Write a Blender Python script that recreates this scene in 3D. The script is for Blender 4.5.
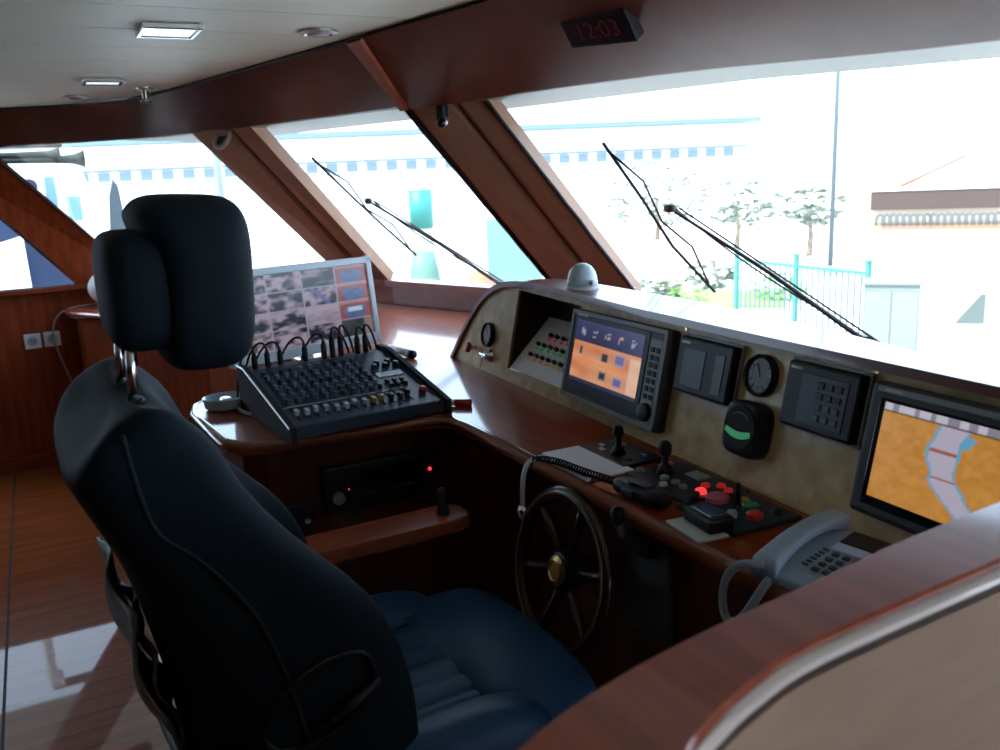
import bpy, bmesh, math, random
from mathutils import Matrix, Vector
random.seed(7)
PI = math.pi
sc = bpy.context.scene
for _o in list(bpy.data.objects):
    bpy.data.objects.remove(_o)
COL = sc.collection

# ------------------------------------------------------------------ camera
cam = bpy.data.cameras.new('camera'); cam_o = bpy.data.objects.new('camera', cam); COL.objects.link(cam_o)
PITCH, ROLL, YAW = math.radians(12.7), math.radians(2.5), math.radians(27.5)
_h = Vector((-math.cos(YAW), math.sin(YAW), 0)); _z = Vector((0, 0, 1))
_f = _h*math.cos(PITCH) - _z*math.sin(PITCH)
_r = _f.cross(_z).normalized(); _u = _r.cross(_f)
_r2 = _r*math.cos(ROLL) - _u*math.sin(ROLL); _u2 = _r*math.sin(ROLL) + _u*math.cos(ROLL)
cam_o.matrix_world = Matrix(((_r2.x, _u2.x, -_f.x, 0.0), (_r2.y, _u2.y, -_f.y, 0.0), (_r2.z, _u2.z, -_f.z, 1.45), (0, 0, 0, 1)))
cam.sensor_width = 36.0; cam.lens = 870.0*36.0/1000.0; cam.clip_start = 0.02; cam.clip_end = 400
cam.dof.use_dof = True; cam.dof.focus_distance = 1.9; cam.dof.aperture_fstop = 5.6
sc.camera = cam_o

# ------------------------------------------------------------------ sky, sun, exposure
w = bpy.data.worlds.new('sky'); sc.world = w; w.use_nodes = True
bg = w.node_tree.nodes['Background']
bg.inputs['Color'].default_value = (0.72, 0.89, 1.19, 1); bg.inputs['Strength'].default_value = 5.5
sun = bpy.data.lights.new('sun', 'SUN'); sun.energy = 14.0; sun.angle = math.radians(1.5); sun.color = (1.0, 0.95, 0.86)
sun_o = bpy.data.objects.new('sun', sun); COL.objects.link(sun_o)
sun_o.rotation_euler = Vector((-0.15, 0.75, -1.0)).to_track_quat('-Z', 'Y').to_euler()
sc.view_settings.view_transform = 'Standard'; sc.view_settings.look = 'None'
sc.view_settings.exposure = 0.0; sc.view_settings.gamma = 1.0; sc.view_settings.use_curve_mapping = False
sc.cycles.use_denoising = True
sc.cycles.max_bounces = 10; sc.cycles.diffuse_bounces = 5; sc.cycles.transparent_max_bounces = 16
sc.cycles.sample_clamp_indirect = 8.0

# ------------------------------------------------------------------ materials
MATS = {}
def mat(name, col, rough=0.5, metal=0.0, emit=None, es=0.0, coat=0.0, spec=0.5):
    if name in MATS: return MATS[name]
    m = bpy.data.materials.new(name); m.use_nodes = True; b = m.node_tree.nodes['Principled BSDF']
    b.inputs['Base Color'].default_value = (*col, 1); b.inputs['Roughness'].default_value = rough
    b.inputs['Metallic'].default_value = metal; b.inputs['Coat Weight'].default_value = coat
    b.inputs['Coat Roughness'].default_value = 0.06; b.inputs['Specular IOR Level'].default_value = spec
    if emit:
        b.inputs['Emission Color'].default_value = (*emit, 1); b.inputs['Emission Strength'].default_value = es
    MATS[name] = m; return m
def noise_mat(name, c1, c2, scale=(1, 1, 1), nscale=6.0, rough=0.4, coat=0.0, detail=6.0, bump=0.0, coatr=0.06, spec=0.5, lo=.35, hi=.68):
    m = mat(name, c1, rough, 0, None, 0, coat, spec); nt = m.node_tree; b = nt.nodes['Principled BSDF']
    b.inputs['Coat Roughness'].default_value = coatr
    tc = nt.nodes.new('ShaderNodeTexCoord'); mp = nt.nodes.new('ShaderNodeMapping'); mp.inputs['Scale'].default_value = scale
    n = nt.nodes.new('ShaderNodeTexNoise'); n.inputs['Scale'].default_value = nscale; n.inputs['Detail'].default_value = detail
    r = nt.nodes.new('ShaderNodeValToRGB'); r.color_ramp.elements[0].color = (*c1, 1); r.color_ramp.elements[1].color = (*c2, 1)
    r.color_ramp.elements[0].position = lo; r.color_ramp.elements[1].position = hi
    L = nt.links.new
    L(tc.outputs['Object'], mp.inputs['Vector']); L(mp.outputs['Vector'], n.inputs['Vector'])
    L(n.outputs['Fac'], r.inputs['Fac']); L(r.outputs['Color'], b.inputs['Base Color'])
    if bump:
        bp = nt.nodes.new('ShaderNodeBump'); bp.inputs['Strength'].default_value = bump; bp.inputs['Distance'].default_value = 0.002
        L(n.outputs['Fac'], bp.inputs['Height']); L(bp.outputs['Normal'], b.inputs['Normal'])
    return m
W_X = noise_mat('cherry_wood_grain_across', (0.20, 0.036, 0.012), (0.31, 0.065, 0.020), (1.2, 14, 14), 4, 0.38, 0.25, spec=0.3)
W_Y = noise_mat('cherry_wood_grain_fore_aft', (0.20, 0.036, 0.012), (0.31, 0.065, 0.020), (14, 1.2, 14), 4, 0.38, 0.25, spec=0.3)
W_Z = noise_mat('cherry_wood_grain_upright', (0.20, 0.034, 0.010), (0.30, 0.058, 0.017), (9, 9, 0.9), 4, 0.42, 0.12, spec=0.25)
W_FRONT = noise_mat('shade_darkened_front', (0.055, 0.013, 0.006), (0.085, 0.019, 0.008), (9, 9, 0.9), 4, 0.45, 0.1, spec=0.2)  # desk fronts: wood colour darkened to hold the deep shade below the worktop
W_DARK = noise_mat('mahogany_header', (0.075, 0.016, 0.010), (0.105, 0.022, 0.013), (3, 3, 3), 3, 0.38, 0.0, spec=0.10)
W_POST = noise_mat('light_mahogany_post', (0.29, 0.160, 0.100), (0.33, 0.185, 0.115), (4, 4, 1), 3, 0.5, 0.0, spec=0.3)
W_TOP = noise_mat('varnished_worktop', (0.21, 0.034, 0.007), (0.29, 0.052, 0.011), (1.3, 10, 10), 4, 0.42, 0.85, coatr=0.09, spec=0.08)
W_TOP.node_tree.nodes['Principled BSDF'].inputs['Coat IOR'].default_value = 1.36
BURL = noise_mat('maple_burl', (0.45, 0.32, 0.135), (0.66, 0.51, 0.26), (1, 1, 1), 22, 0.42, 0.1, 8, spec=0.3)
LEATHER = noise_mat('dark_blue_leather', (0.006, 0.011, 0.016), (0.008, 0.014, 0.020), (1, 1, 1), 220, 0.68, 0, 2, 0.12, spec=0.08)
SEATL = noise_mat('blue_leather', (0.013, 0.050, 0.118), (0.017, 0.062, 0.145), (1, 1, 1), 200, 0.45, 0, 2, 0.15, spec=0.3)
STITCH = mat('stitching', (0.016, 0.026, 0.032), 0.7, spec=0.1)
BLACK = mat('black_plastic', (0.010, 0.012, 0.015), 0.42, spec=0.3)
BLACKM = mat('black_matt', (0.01, 0.01, 0.012), 0.75)
RUBBER = mat('black_rubber', (0.008, 0.008, 0.009), 0.8)
NAVYP = mat('dark_blue_panel', (0.014, 0.028, 0.05), 0.4, spec=0.35)
GREYP = mat('grey_plastic', (0.22, 0.25, 0.26), 0.45)
GREYD = mat('dark_grey_plastic', (0.04, 0.048, 0.054), 0.45, spec=0.3)
LGREY = mat('light_grey_plastic', (0.40, 0.45, 0.50), 0.4)
PHONE = mat('phone_grey', (0.28, 0.37, 0.48), 0.38)
KEY = mat('phone_key', (0.05, 0.065, 0.09), 0.45)
WHITE = mat('white_paint', (0.78, 0.79, 0.80), 0.4)
GEL = mat('white_gelcoat', (0.80, 0.82, 0.80), 0.35)
PAPER = mat('paper', (0.76, 0.84, 0.94), 0.7)
CHROME = mat('chrome', (0.72, 0.74, 0.76), 0.16, 1.0)
BRASS = mat('brass', (0.62, 0.45, 0.18), 0.28, 1.0)
STEEL = mat('brushed_steel', (0.45, 0.46, 0.48), 0.35, 1.0)
RED = mat('red_plastic', (0.55, 0.03, 0.03), 0.4)
GREEN = mat('green_plastic', (0.02, 0.20, 0.09), 0.4)
YELLOW = mat('yellow_plastic', (0.45, 0.30, 0.05), 0.45)
PINK = mat('pink_plastic', (0.55, 0.14, 0.20), 0.45)
LEDR = mat('red_lamp_lit', (0.5, 0.02, 0.02), 0.4, 0, (1.0, 0.03, 0.04), 1.6)
LEDRD = mat('red_lamp_dim', (0.3, 0.02, 0.02), 0.4, 0, (1.0, 0.05, 0.05), 0.16)
LEDG = mat('green_lamp_dim', (0.02, 0.2, 0.05), 0.4, 0, (0.1, 0.9, 0.3), 0.10)
LEDO = mat('orange_lamp_dim', (0.4, 0.15, 0.02), 0.4, 0, (1.0, 0.4, 0.1), 0.12)
LCD = mat('unlit_lcd', (0.05, 0.06, 0.068), 0.35, spec=0.3)
LCDB = mat('black_glass', (0.008, 0.009, 0.011), 0.08)
DIGIT = mat('red_clock_digits', (0.07, 0.008, 0.012), 0.5, 0, (0.9, 0.03, 0.06), 0.016)
LAMPD = mat('lamp_diffuser_lit', (0.8, 0.85, 0.9), 0.4, 0, (0.75, 0.9, 1.0), 1.2)
CEIL = noise_mat('cream_ceiling_board', (0.60, 0.63, 0.52), (0.64, 0.67, 0.56), (1, 1, 1), 3, 0.42)
GROOVE = mat('ceiling_groove', (0.17, 0.18, 0.16), 0.6)
PANELM = noise_mat('beige_brown_laminate', (0.29, 0.185, 0.120), (0.32, 0.21, 0.14), (2, 2, 12), 5, 0.55, spec=.3)
MOLD = mat('pale_moulding', (0.62, 0.52, 0.46), 0.28, 0, None, 0, 0.4)
CONC = mat('quay_concrete', (0.62, 0.62, 0.60), 0.85)
TEAL = mat('teal_paint', (0.035, 0.17, 0.14), 0.6)
TARP = mat('pale_blue_tarp', (0.11, 0.20, 0.23), 0.6)
NAVYC = mat('navy_canvas', (0.005, 0.018, 0.055), 0.7)
LEAF = mat('leaf_green', (0.16, 0.28, 0.08), 0.6)
LEAFD = mat('olive_leaf', (0.105, 0.125, 0.09), 0.6)
BARK = mat('bark', (0.16, 0.12, 0.09), 0.9)
GRASS = mat('grass_green', (0.16, 0.32, 0.06), 0.8)
TERRA = mat('terracotta', (0.22, 0.06, 0.03), 0.8)
TERRAD = mat('eave_shade_brown', (0.055, 0.034, 0.030), 0.8)
GREYT = mat('weathered_grey_tile', (0.075, 0.085, 0.085), 0.8)
BLUEW = mat('blue_tinted_window', (0.14, 0.26, 0.36), 0.2)

def glass_mat():
    m = bpy.data.materials.new('window_glass'); m.use_nodes = True; nt = m.node_tree
    for n in list(nt.nodes): nt.nodes.remove(n)
    o = nt.nodes.new('ShaderNodeOutputMaterial'); t = nt.nodes.new('ShaderNodeBsdfTransparent'); t.inputs['Color'].default_value = (0.93, 0.97, 0.96, 1)
    g = nt.nodes.new('ShaderNodeBsdfGlossy'); g.inputs['Roughness'].default_value = 0.02
    lw = nt.nodes.new('ShaderNodeLayerWeight'); lw.inputs['Blend'].default_value = 0.5
    pw = nt.nodes.new('ShaderNodeMath'); pw.operation = 'POWER'; pw.inputs[1].default_value = 5.0
    f = nt.nodes.new('ShaderNodeMath'); f.operation = 'MULTIPLY_ADD'; f.inputs[1].default_value = 0.6; f.inputs[2].default_value = 0.02
    nt.links.new(lw.outputs['Facing'], pw.inputs[0]); nt.links.new(pw.outputs[0], f.inputs[0])
    mx = nt.nodes.new('ShaderNodeMixShader'); L = nt.links.new
    L(f.outputs[0], mx.inputs[0]); L(t.outputs[0], mx.inputs[1]); L(g.outputs[0], mx.inputs[2]); L(mx.outputs[0], o.inputs['Surface'])
    return m
GLASS = glass_mat()
def screen_mat(name, strength):
    m = mat(name, (0.01, 0.01, 0.01), 0.25); nt = m.node_tree; b = nt.nodes['Principled BSDF']
    a = nt.nodes.new('ShaderNodeVertexColor'); a.layer_name = 'picture'
    nt.links.new(a.outputs['Color'], b.inputs['Emission Color']); b.inputs['Emission Strength'].default_value = strength
    return m
SCREEN = screen_mat('lit_screen', 0.8)
def floor_mat():
    m = mat('varnished_plank_floor', (0.2, 0.06, 0.02), 0.4, 0, None, 0, 0.5, 0.08); nt = m.node_tree; b = nt.nodes['Principled BSDF']
    b.inputs['Coat Roughness'].default_value = 0.03
    tc = nt.nodes.new('ShaderNodeTexCoord'); sp = nt.nodes.new('ShaderNodeSeparateXYZ')
    mp = nt.nodes.new('ShaderNodeMapping'); mp.inputs['Scale'].default_value = (9, 0.9, 1)
    n = nt.nodes.new('ShaderNodeTexNoise'); n.inputs['Scale'].default_value = 3.0; n.inputs['Detail'].default_value = 7
    r = nt.nodes.new('ShaderNodeValToRGB')
    r.color_ramp.elements[0].color = (0.16, 0.034, 0.008, 1); r.color_ramp.elements[1].color = (0.27, 0.066, 0.015, 1)
    r.color_ramp.elements[0].position = .3; r.color_ramp.elements[1].position = .7
    ml = nt.nodes.new('ShaderNodeMath'); ml.operation = 'MULTIPLY'; ml.inputs[1].default_value = 1/0.085
    fr = nt.nodes.new('ShaderNodeMath'); fr.operation = 'FRACT'
    lt = nt.nodes.new('ShaderNodeMath'); lt.operation = 'LESS_THAN'; lt.inputs[1].default_value = 0.055
    mx = nt.nodes.new('ShaderNodeMix'); mx.data_type = 'RGBA'; mx.inputs[7].default_value = (0.035, 0.012, 0.006, 1)
    bp = nt.nodes.new('ShaderNodeBump'); bp.inputs['Strength'].default_value = 0.03; bp.inputs['Distance'].default_value = 0.004
    L = nt.links.new
    L(tc.outputs['Object'], sp.inputs[0]); L(tc.outputs['Object'], mp.inputs['Vector']); L(mp.outputs['Vector'], n.inputs['Vector'])
    L(n.outputs['Fac'], r.inputs['Fac']); L(sp.outputs['X'], ml.inputs[0]); L(ml.outputs[0], fr.inputs[0]); L(fr.outputs[0], lt.inputs[0])
    L(lt.outputs[0], mx.inputs[0]); L(r.outputs['Color'], mx.inputs[6]); L(mx.outputs[2], b.inputs['Base Color'])
    L(n.outputs['Fac'], bp.inputs['Height']); L(bp.outputs['Normal'], b.inputs['Normal'])
    return m
FLOORM = floor_mat()

# ------------------------------------------------------------------ mesh helpers
def V(p): return Vector(p)
class MB:
    def __init__(s): s.bm = bmesh.new()
    def poly(s, pts): return s.bm.faces.new([s.bm.verts.new(p) for p in pts])
    def box(s, c, size, M=None, bev=0.0, seg=2):
        hx, hy, hz = (d/2 for d in size)
        vs = []
        for x in (-hx, hx):
            for y in (-hy, hy):
                for z in (-hz, hz):
                    p = Vector((x, y, z)); p = (M @ p) if M else p
                    vs.append(s.bm.verts.new(p + V(c)))
        fs = [s.bm.faces.new([vs[i] for i in f]) for f in ((0, 1, 3, 2), (4, 6, 7, 5), (0, 4, 5, 1), (2, 3, 7, 6), (0, 2, 6, 4), (1, 5, 7, 3))]
        if bev > 0:
            es = list({e for f in fs for e in f.edges})
            bmesh.ops.bevel(s.bm, geom=es, offset=bev, segments=seg, affect='EDGES', profile=0.5)
        return s
    def prism(s, pts, d):            # polygon pts extruded by vector d (or one vector per point)
        n = len(pts); ds = d if isinstance(d, list) else [V(d)]*n
        a = [s.bm.verts.new(p) for p in pts]; b = [s.bm.verts.new(V(p) + V(q)) for p, q in zip(pts, ds)]
        s.bm.faces.new(a); s.bm.faces.new(b[::-1])
        for i in range(n): s.bm.faces.new((a[i], b[i], b[(i+1) % n], a[(i+1) % n]))
        return s
    def rings(s, rs, cap=True, closed=True):
        R = [[s.bm.verts.new(p) for p in r] for r in rs]
        for a, b in zip(R, R[1:]):
            n = len(a)
            for i in range(n if closed else n-1): s.bm.faces.new((a[i], a[(i+1) % n], b[(i+1) % n], b[i]))
        if cap and closed:
            s.bm.faces.new(R[0][::-1]); s.bm.faces.new(R[-1])
        return s
    def tube(s, pts, r, seg=8, closed=False):
        pts = [V(p) for p in pts]; n = len(pts); rr = r if isinstance(r, (list, tuple)) else [r]*n
        rs = []; nx = None
        for i, p in enumerate(pts):
            if closed: t = pts[(i+1) % n] - pts[i-1]
            else: t = pts[min(i+1, n-1)] - pts[max(i-1, 0)]
            t.normalize()
            if nx is None:
                nx = t.cross(Vector((0, 0, 1)))
                if nx.length < 1e-3: nx = t.cross(Vector((1, 0, 0)))
            nx = (nx - t*nx.dot(t)).normalized(); ny = t.cross(nx)
            rs.append([p + (nx*math.cos(2*PI*k/seg) + ny*math.sin(2*PI*k/seg))*rr[i] for k in range(seg)])
        if closed: rs.append(rs[0])
        s.rings(rs, cap=not closed)
        if closed: bmesh.ops.remove_doubles(s.bm, verts=s.bm.verts, dist=1e-6)
        return s
    def cyl(s, p0, p1, r0, r1=None, seg=20):
        return s.tube([p0, p1], [r0, r0 if r1 is None else r1], seg)
    def lathe(s, prof, c=(0, 0, 0), seg=24, M=None):   # prof: (radius, height)
        rs = []
        for r, z in prof:
            ring = []
            for k in range(seg):
                p = Vector((max(r, 1e-4)*math.cos(2*PI*k/seg), max(r, 1e-4)*math.sin(2*PI*k/seg), z))
                ring.append((M @ p if M else p) + V(c))
            rs.append(ring)
        return s.rings(rs)
    def pillow(s, c, half, e1=0.4, e2=0.4, nu=16, nv=32, M=None, warp=None):
        sg = lambda v, e: math.copysign(abs(v)**e, v)
        rs = []
        for i in range(nu+1):
            ph = -PI/2 + PI*i/nu; ph = max(-PI/2+0.02, min(PI/2-0.02, ph))
            ring = []
            for k in range(nv):
                th = 2*PI*k/nv
                p = Vector((half[0]*sg(math.cos(ph), e1)*sg(math.cos(th), e2), half[1]*sg(math.cos(ph), e1)*sg(math.sin(th), e2), half[2]*sg(math.sin(ph), e1)))
                if warp: p = warp(p)
                ring.append((M @ p if M else p) + V(c))
            rs.append(ring)
        return s.rings(rs)
    def build(s, name, m, parent=None, smooth=False, M=None, sub=0):
        bmesh.ops.recalc_face_normals(s.bm, faces=s.bm.faces)
        me = bpy.data.meshes.new(name); s.bm.to_mesh(me); s.bm.free()
        ms = m if isinstance(m, (list, tuple)) else [m]
        for q in ms: me.materials.append(q)
        if smooth:
            for p in me.polygons: p.use_smooth = True
        o = bpy.data.objects.new(name, me); COL.objects.link(o)
        if parent: o.parent = parent
        if M is not None: o.matrix_local = M
        if smooth == 'auto':
            md = o.modifiers.new('edges', 'EDGE_SPLIT'); md.split_angle = math.radians(38)
        if sub:
            md = o.modifiers.new('sub', 'SUBSURF'); md.levels = sub; md.render_levels = sub
        return o
def tag(o, label, cat, group=None, kind=None):
    o['label'] = label; o['category'] = cat
    if group: o['group'] = group
    if kind: o['kind'] = kind
    return o
def thing(name, label, cat, M=None, group=None):
    o = bpy.data.objects.new(name, None); COL.objects.link(o); o.empty_display_size = 0.05
    if M is not None: o.matrix_world = M
    return tag(o, label, cat, group)
def struct(o): o['kind'] = 'structure'; return o
def T(x, y, z, rz=0.0): return Matrix.Translation((x, y, z)) @ Matrix.Rotation(rz, 4, 'Z')
def frame(o, ux, uy, uz):
    return Matrix(((ux[0], uy[0], uz[0], o[0]), (ux[1], uy[1], uz[1], o[1]), (ux[2], uy[2], uz[2], o[2]), (0, 0, 0, 1)))
def txt(name, s, size, m, parent, M, depth=0.0004):
    cu = bpy.data.curves.new(name, 'FONT'); cu.body = s; cu.size = size; cu.extrude = depth; cu.align_x = 'CENTER'; cu.align_y = 'CENTER'
    to = bpy.data.objects.new(name, cu); COL.objects.link(to)
    bpy.context.view_layer.update()
    me = bpy.data.meshes.new_from_object(to.evaluated_get(bpy.context.evaluated_depsgraph_get()))
    bpy.data.objects.remove(to)
    me.materials.clear(); me.materials.append(m)
    o = bpy.data.objects.new(name, me); COL.objects.link(o); o.parent = parent; o.matrix_local = M
    return o
def picture(name, fn, wd, ht, nx, ny, parent, M, m=None):      # lit screen: a coloured grid in its local xy plane
    bm = bmesh.new(); g = [[bm.verts.new(((i/nx-.5)*wd, (j/ny-.5)*ht, 0)) for i in range(nx+1)] for j in range(ny+1)]
    for j in range(ny):
        for i in range(nx): bm.faces.new((g[j][i], g[j][i+1], g[j+1][i+1], g[j+1][i]))
    me = bpy.data.meshes.new(name); bm.to_mesh(me); bm.free()
    a = me.color_attributes.new('picture', 'FLOAT_COLOR', 'POINT')
    k = 0
    for j in range(ny+1):
        for i in range(nx+1):
            a.data[k].color = (*fn(i/nx, j/ny), 1); k += 1
    me.materials.append(m or SCREEN)
    o = bpy.data.objects.new(name, me); COL.objects.link(o); o.parent = parent; o.matrix_local = M
    return o
def lerp(a, b, t): return a + (b-a)*t
def bez(p, n=12):
    P = [V(q) for q in p]; out = []
    for i in range(n+1):
        t = i/n; L = P[:]
        while len(L) > 1: L = [a.lerp(b, t) for a, b in zip(L, L[1:])]
        out.append(L[0])
    return out
def smooth_path(pts, n=6):       # Catmull-Rom through points
    P = [V(p) for p in pts]; out = []
    for i in range(len(P)-1):
        a, b, c, d = P[max(i-1, 0)], P[i], P[i+1], P[min(i+2, len(P)-1)]
        for k in range(n):
            t = k/n
            out.append(0.5*((2*b) + (c-a)*t + (2*a-5*b+4*c-d)*t*t + (3*b-a-3*c+d)*t**3))
    out.append(P[-1]); return out
def h2(a, b, c=0):
    v = math.sin(a*127.1 + b*311.7 + c*74.7)*43758.5453; return v - math.floor(v)
def vn(x, y, c=0):               # value noise
    i, j = math.floor(x), math.floor(y); fx, fy = x-i, y-j; fx = fx*fx*(3-2*fx); fy = fy*fy*(3-2*fy)
    return lerp(lerp(h2(i, j, c), h2(i+1, j, c), fx), lerp(h2(i, j+1, c), h2(i+1, j+1, c), fx), fy)
def mixc(a, b, t): t = max(0, min(1, t)); return tuple(lerp(p, q, t) for p, q in zip(a, b))

# ================================================================== THE SETTING
b = MB(); b.box((-1, -1.9, -0.05), (9.4, 10.4, 0.1)); struct(b.build('floor', FLOORM))
b = MB()
b.box((-2.1, -0.27, 0.0015), (6.2, 0.008, 0.003)); struct(b.build('trim_1', BLACKM))
# header line, glass line and ceiling edge round the front of the wheelhouse
HEAD = [(-5.12, -7.0, 1.70), (-5.05, -0.42, 1.70), (-5.0, -0.12, 1.70), (-4.75, 0.14, 1.70), (-4.4, 0.40, 1.695), (-4.0, 0.66, 1.695), (-2.80, 1.16, 1.70), (-1.87, 1.50, 1.705), (-1.15, 1.715, 1.683), (0.3, 2.07, 1.66), (1.9, 1.60, 1.68), (3.3, 0.3, 1.70), (3.35, -7.0, 1.70)]
CE = [(-4.90, -7.0), (-4.84, -0.35), (-4.80, -0.05), (-4.67, 0.19), (-4.40, 0.44), (-3.95, 0.585), (-2.52, 0.915), (-1.75, 1.075), (-1.0, 1.21), (0.3, 1.45), (1.6, 1.0), (2.9, -0.1), (3.0, -7.0)]
CZ = 1.87
CR = 6                                   # index of the crease at the middle window post
def header(name, hd, cl, smooth):
    b = MB(); back = [p + Vector((0, 0, .02)) + n for p, n in zip(cl, [Vector((0, .04, 0))]*len(cl))]
    hb = [p + Vector((0, .04, 0)) for p in hd]
    b.rings([[h, c, c2, h2_] for h, c, c2, h2_ in zip(hd, cl, back, hb)])
    return struct(b.build(name, W_DARK, None, smooth))
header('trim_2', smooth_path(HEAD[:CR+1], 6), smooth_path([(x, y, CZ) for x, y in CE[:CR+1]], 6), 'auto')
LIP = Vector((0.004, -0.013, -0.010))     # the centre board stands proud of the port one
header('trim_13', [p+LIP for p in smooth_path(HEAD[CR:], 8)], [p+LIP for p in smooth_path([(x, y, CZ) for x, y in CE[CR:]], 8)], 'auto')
b = MB(); b.prism([V(p)+LIP*.6 for p in ((-2.575, .905, 1.868), (-2.505, .920, 1.868), (-2.785, 1.165, 1.70), (-2.815, 1.155, 1.70))], LIP*1.2); struct(b.build('trim_16', W_X))  # added strip: paler wood stands in for the highlight along the crease
# thin dark bead where ceiling meets the header
b = MB(); b.tube([(x, y, CZ-0.004) for x, y in CE], 0.007, 6); struct(b.build('trim_3', BLACKM))
# ceiling boards run fore and aft
def ymax(x):
    for p, q in zip(HEAD, HEAD[1:]):
        if p[0] <= x <= q[0] and q[0] > p[0]: return lerp(p[1], q[1], (x-p[0])/(q[0]-p[0]))
    return -0.3
b = MB(); xs = [-5.3 + 0.305*i for i in range(30)]
for x in xs:
    x1 = min(x+0.299, 3.5); y0, y1 = ymax(x), ymax(x1)
    if x < -5.0: y0 = y1 = min(y0, y1)
    b.prism([(x, -7.0, CZ), (x1, -7.0, CZ), (x1, y1, CZ), (x, y0, CZ)], (0, 0, 0.02))
struct(b.build('ceiling', CEIL))
b = MB(); b.prism([(-5.3, -7.0, CZ+0.006)] + [(p[0], p[1], CZ+0.006) for p in HEAD[1:-1]] + [(3.5, -7.0, CZ+0.006)], (0, 0, 0.07))
struct(b.build('trim_4', GROOVE))
# outer brow above the glass (white gelcoat)
def offs(pts, d, dz=0):
    out = []
    for i, p in enumerate(pts):
        a = V(pts[max(i-1, 0)]); c = V(pts[min(i+1, len(pts)-1)]); t = c-a; t.z = 0; t.normalize()
        nrm = Vector((-t.y, t.x, 0)); out.append(V(p) + nrm*d + Vector((0, 0, dz)))
    return out
b = MB(); inn = offs(HEAD[4:12], 0.035, -.002); o2 = offs(HEAD[4:12], 0.44, -0.004)
for i in range(len(inn)-1):
    b.prism([inn[i], inn[i+1], o2[i+1], o2[i]], (0, 0, 0.2))
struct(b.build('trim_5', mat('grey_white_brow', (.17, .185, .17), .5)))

# sill line
S1a, S1b = (-5.25, 0.20, 0.98), (-5.25, 0.50, 0.99)
PANES = [  # outer corners: top left, top right, bottom right, bottom left (seen from inside)
    ((-5.12, -7.0, 1.70), (-5.05, -0.42, 1.70), (-5.25, 0.20, 0.98), (-5.28, -3.2, 0.97)),
    ((-5.0, -0.15, 1.70), (-4.0, 0.65, 1.69), (-4.5, 1.40, 1.004), (-5.25, 0.50, 0.99)),
    ((-3.68, 0.823, 1.70), (-2.82, 1.155, 1.70), (-3.04, 1.85, 1.02), (-4.02, 1.50, 1.0)),
    ((-2.61, 1.348, 1.703), (0.15, 2.03, 1.66), (0.15, 3.00, 0.55), (-2.62, 1.953, 1.013)),
    ((0.45, 2.03, 1.66), (3.2, 0.4, 1.70), (3.4, 1.0, 1.0), (0.45, 3.00, 0.55)),
]
for k, P in enumerate(PANES):
    P = [V(p) for p in P]; n = (P[1]-P[0]).cross(P[3]-P[0]).normalized()
    if n.dot(Vector((-0.3, 1, 0))) < 0: n = -n
    b = MB(); b.prism(P, n*0.008); g = struct(b.build('window_%d' % (k+1), GLASS))
    # rubber gasket round the glass
    cen = sum(P, Vector())/4
    ring = [p + (cen-p).normalized()*0.004 - n*0.006 for p in P]
    for i in ({0: (1, 2, 3), 1: (3,), 2: (1,), 3: (3,)}.get(k, (1, 3))):
        pts = []
        a, c = ring[i], ring[(i+1) % 4]
        for t in range(13):
            wob = (h2(i, t, k)-.5)*0.006
            pts.append(a.lerp(c, t/12) + (cen-a.lerp(c, t/12)).normalized()*wob)
        b = MB(); b.tube(pts, 0.016 if k == 0 and i == 2 else 0.007, 6); b.build('window_gasket', RUBBER, g, True)
# window posts: broad boards that close the corner between neighbouring panes
def post(name, tl, tr, br, bl, gfrac, depth=0.05):
    tl, tr, br, bl = map(V, (tl, tr, br, bl))
    n = (tr-tl).cross(bl-tl).normalized()
    if n.dot(Vector((0.5, -1, 0))) < 0: n = -n          # towards the room
    b = MB(); up = (tl-bl).normalized()
    def strip(f0, f1, lift):
        q = [tl.lerp(tr, f0)+n*lift, tl.lerp(tr, f1)+n*lift, bl.lerp(br, f1)+n*lift, bl.lerp(br, f0)+n*lift]
        b.prism(q, -n*(depth+lift))
    strip(0.10, gfrac-0.05, 0.012); strip(gfrac-0.05, gfrac+0.05, -0.022); strip(gfrac+0.05, 1.0, 0.004)
    o = struct(b.build(name, W_POST)); b = MB(); strip(0.0, 0.10, -0.004)
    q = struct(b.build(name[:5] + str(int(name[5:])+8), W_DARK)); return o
post('trim_6', (-2.83, 1.145, 1.71), (-2.605, 1.352, 1.71), (-2.62, 1.97, 0.995), (-3.05, 1.86, 1.0), 0.62)
post('trim_7', (-4.02, 0.645, 1.705), (-3.675, 0.826, 1.71), (-4.015, 1.51, 0.985), (-4.51, 1.41, 0.985), 0.66)
b = MB(); b.prism([(-5.055, -0.43, 1.71), (-4.99, -0.14, 1.71), (-5.235, 0.52, 0.97), (-5.24, 0.19, 0.96)], (-0.06, 0.0, 0.0)); struct(b.build('trim_8', W_Z))
b = MB(); b.prism([(0.1, 2.03, 1.68), (0.5, 2.03, 1.68), (0.5, 3.02, 0.53), (0.1, 3.02, 0.53)], (0, 0.05, 0)); struct(b.build('trim_9', W_POST))
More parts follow.
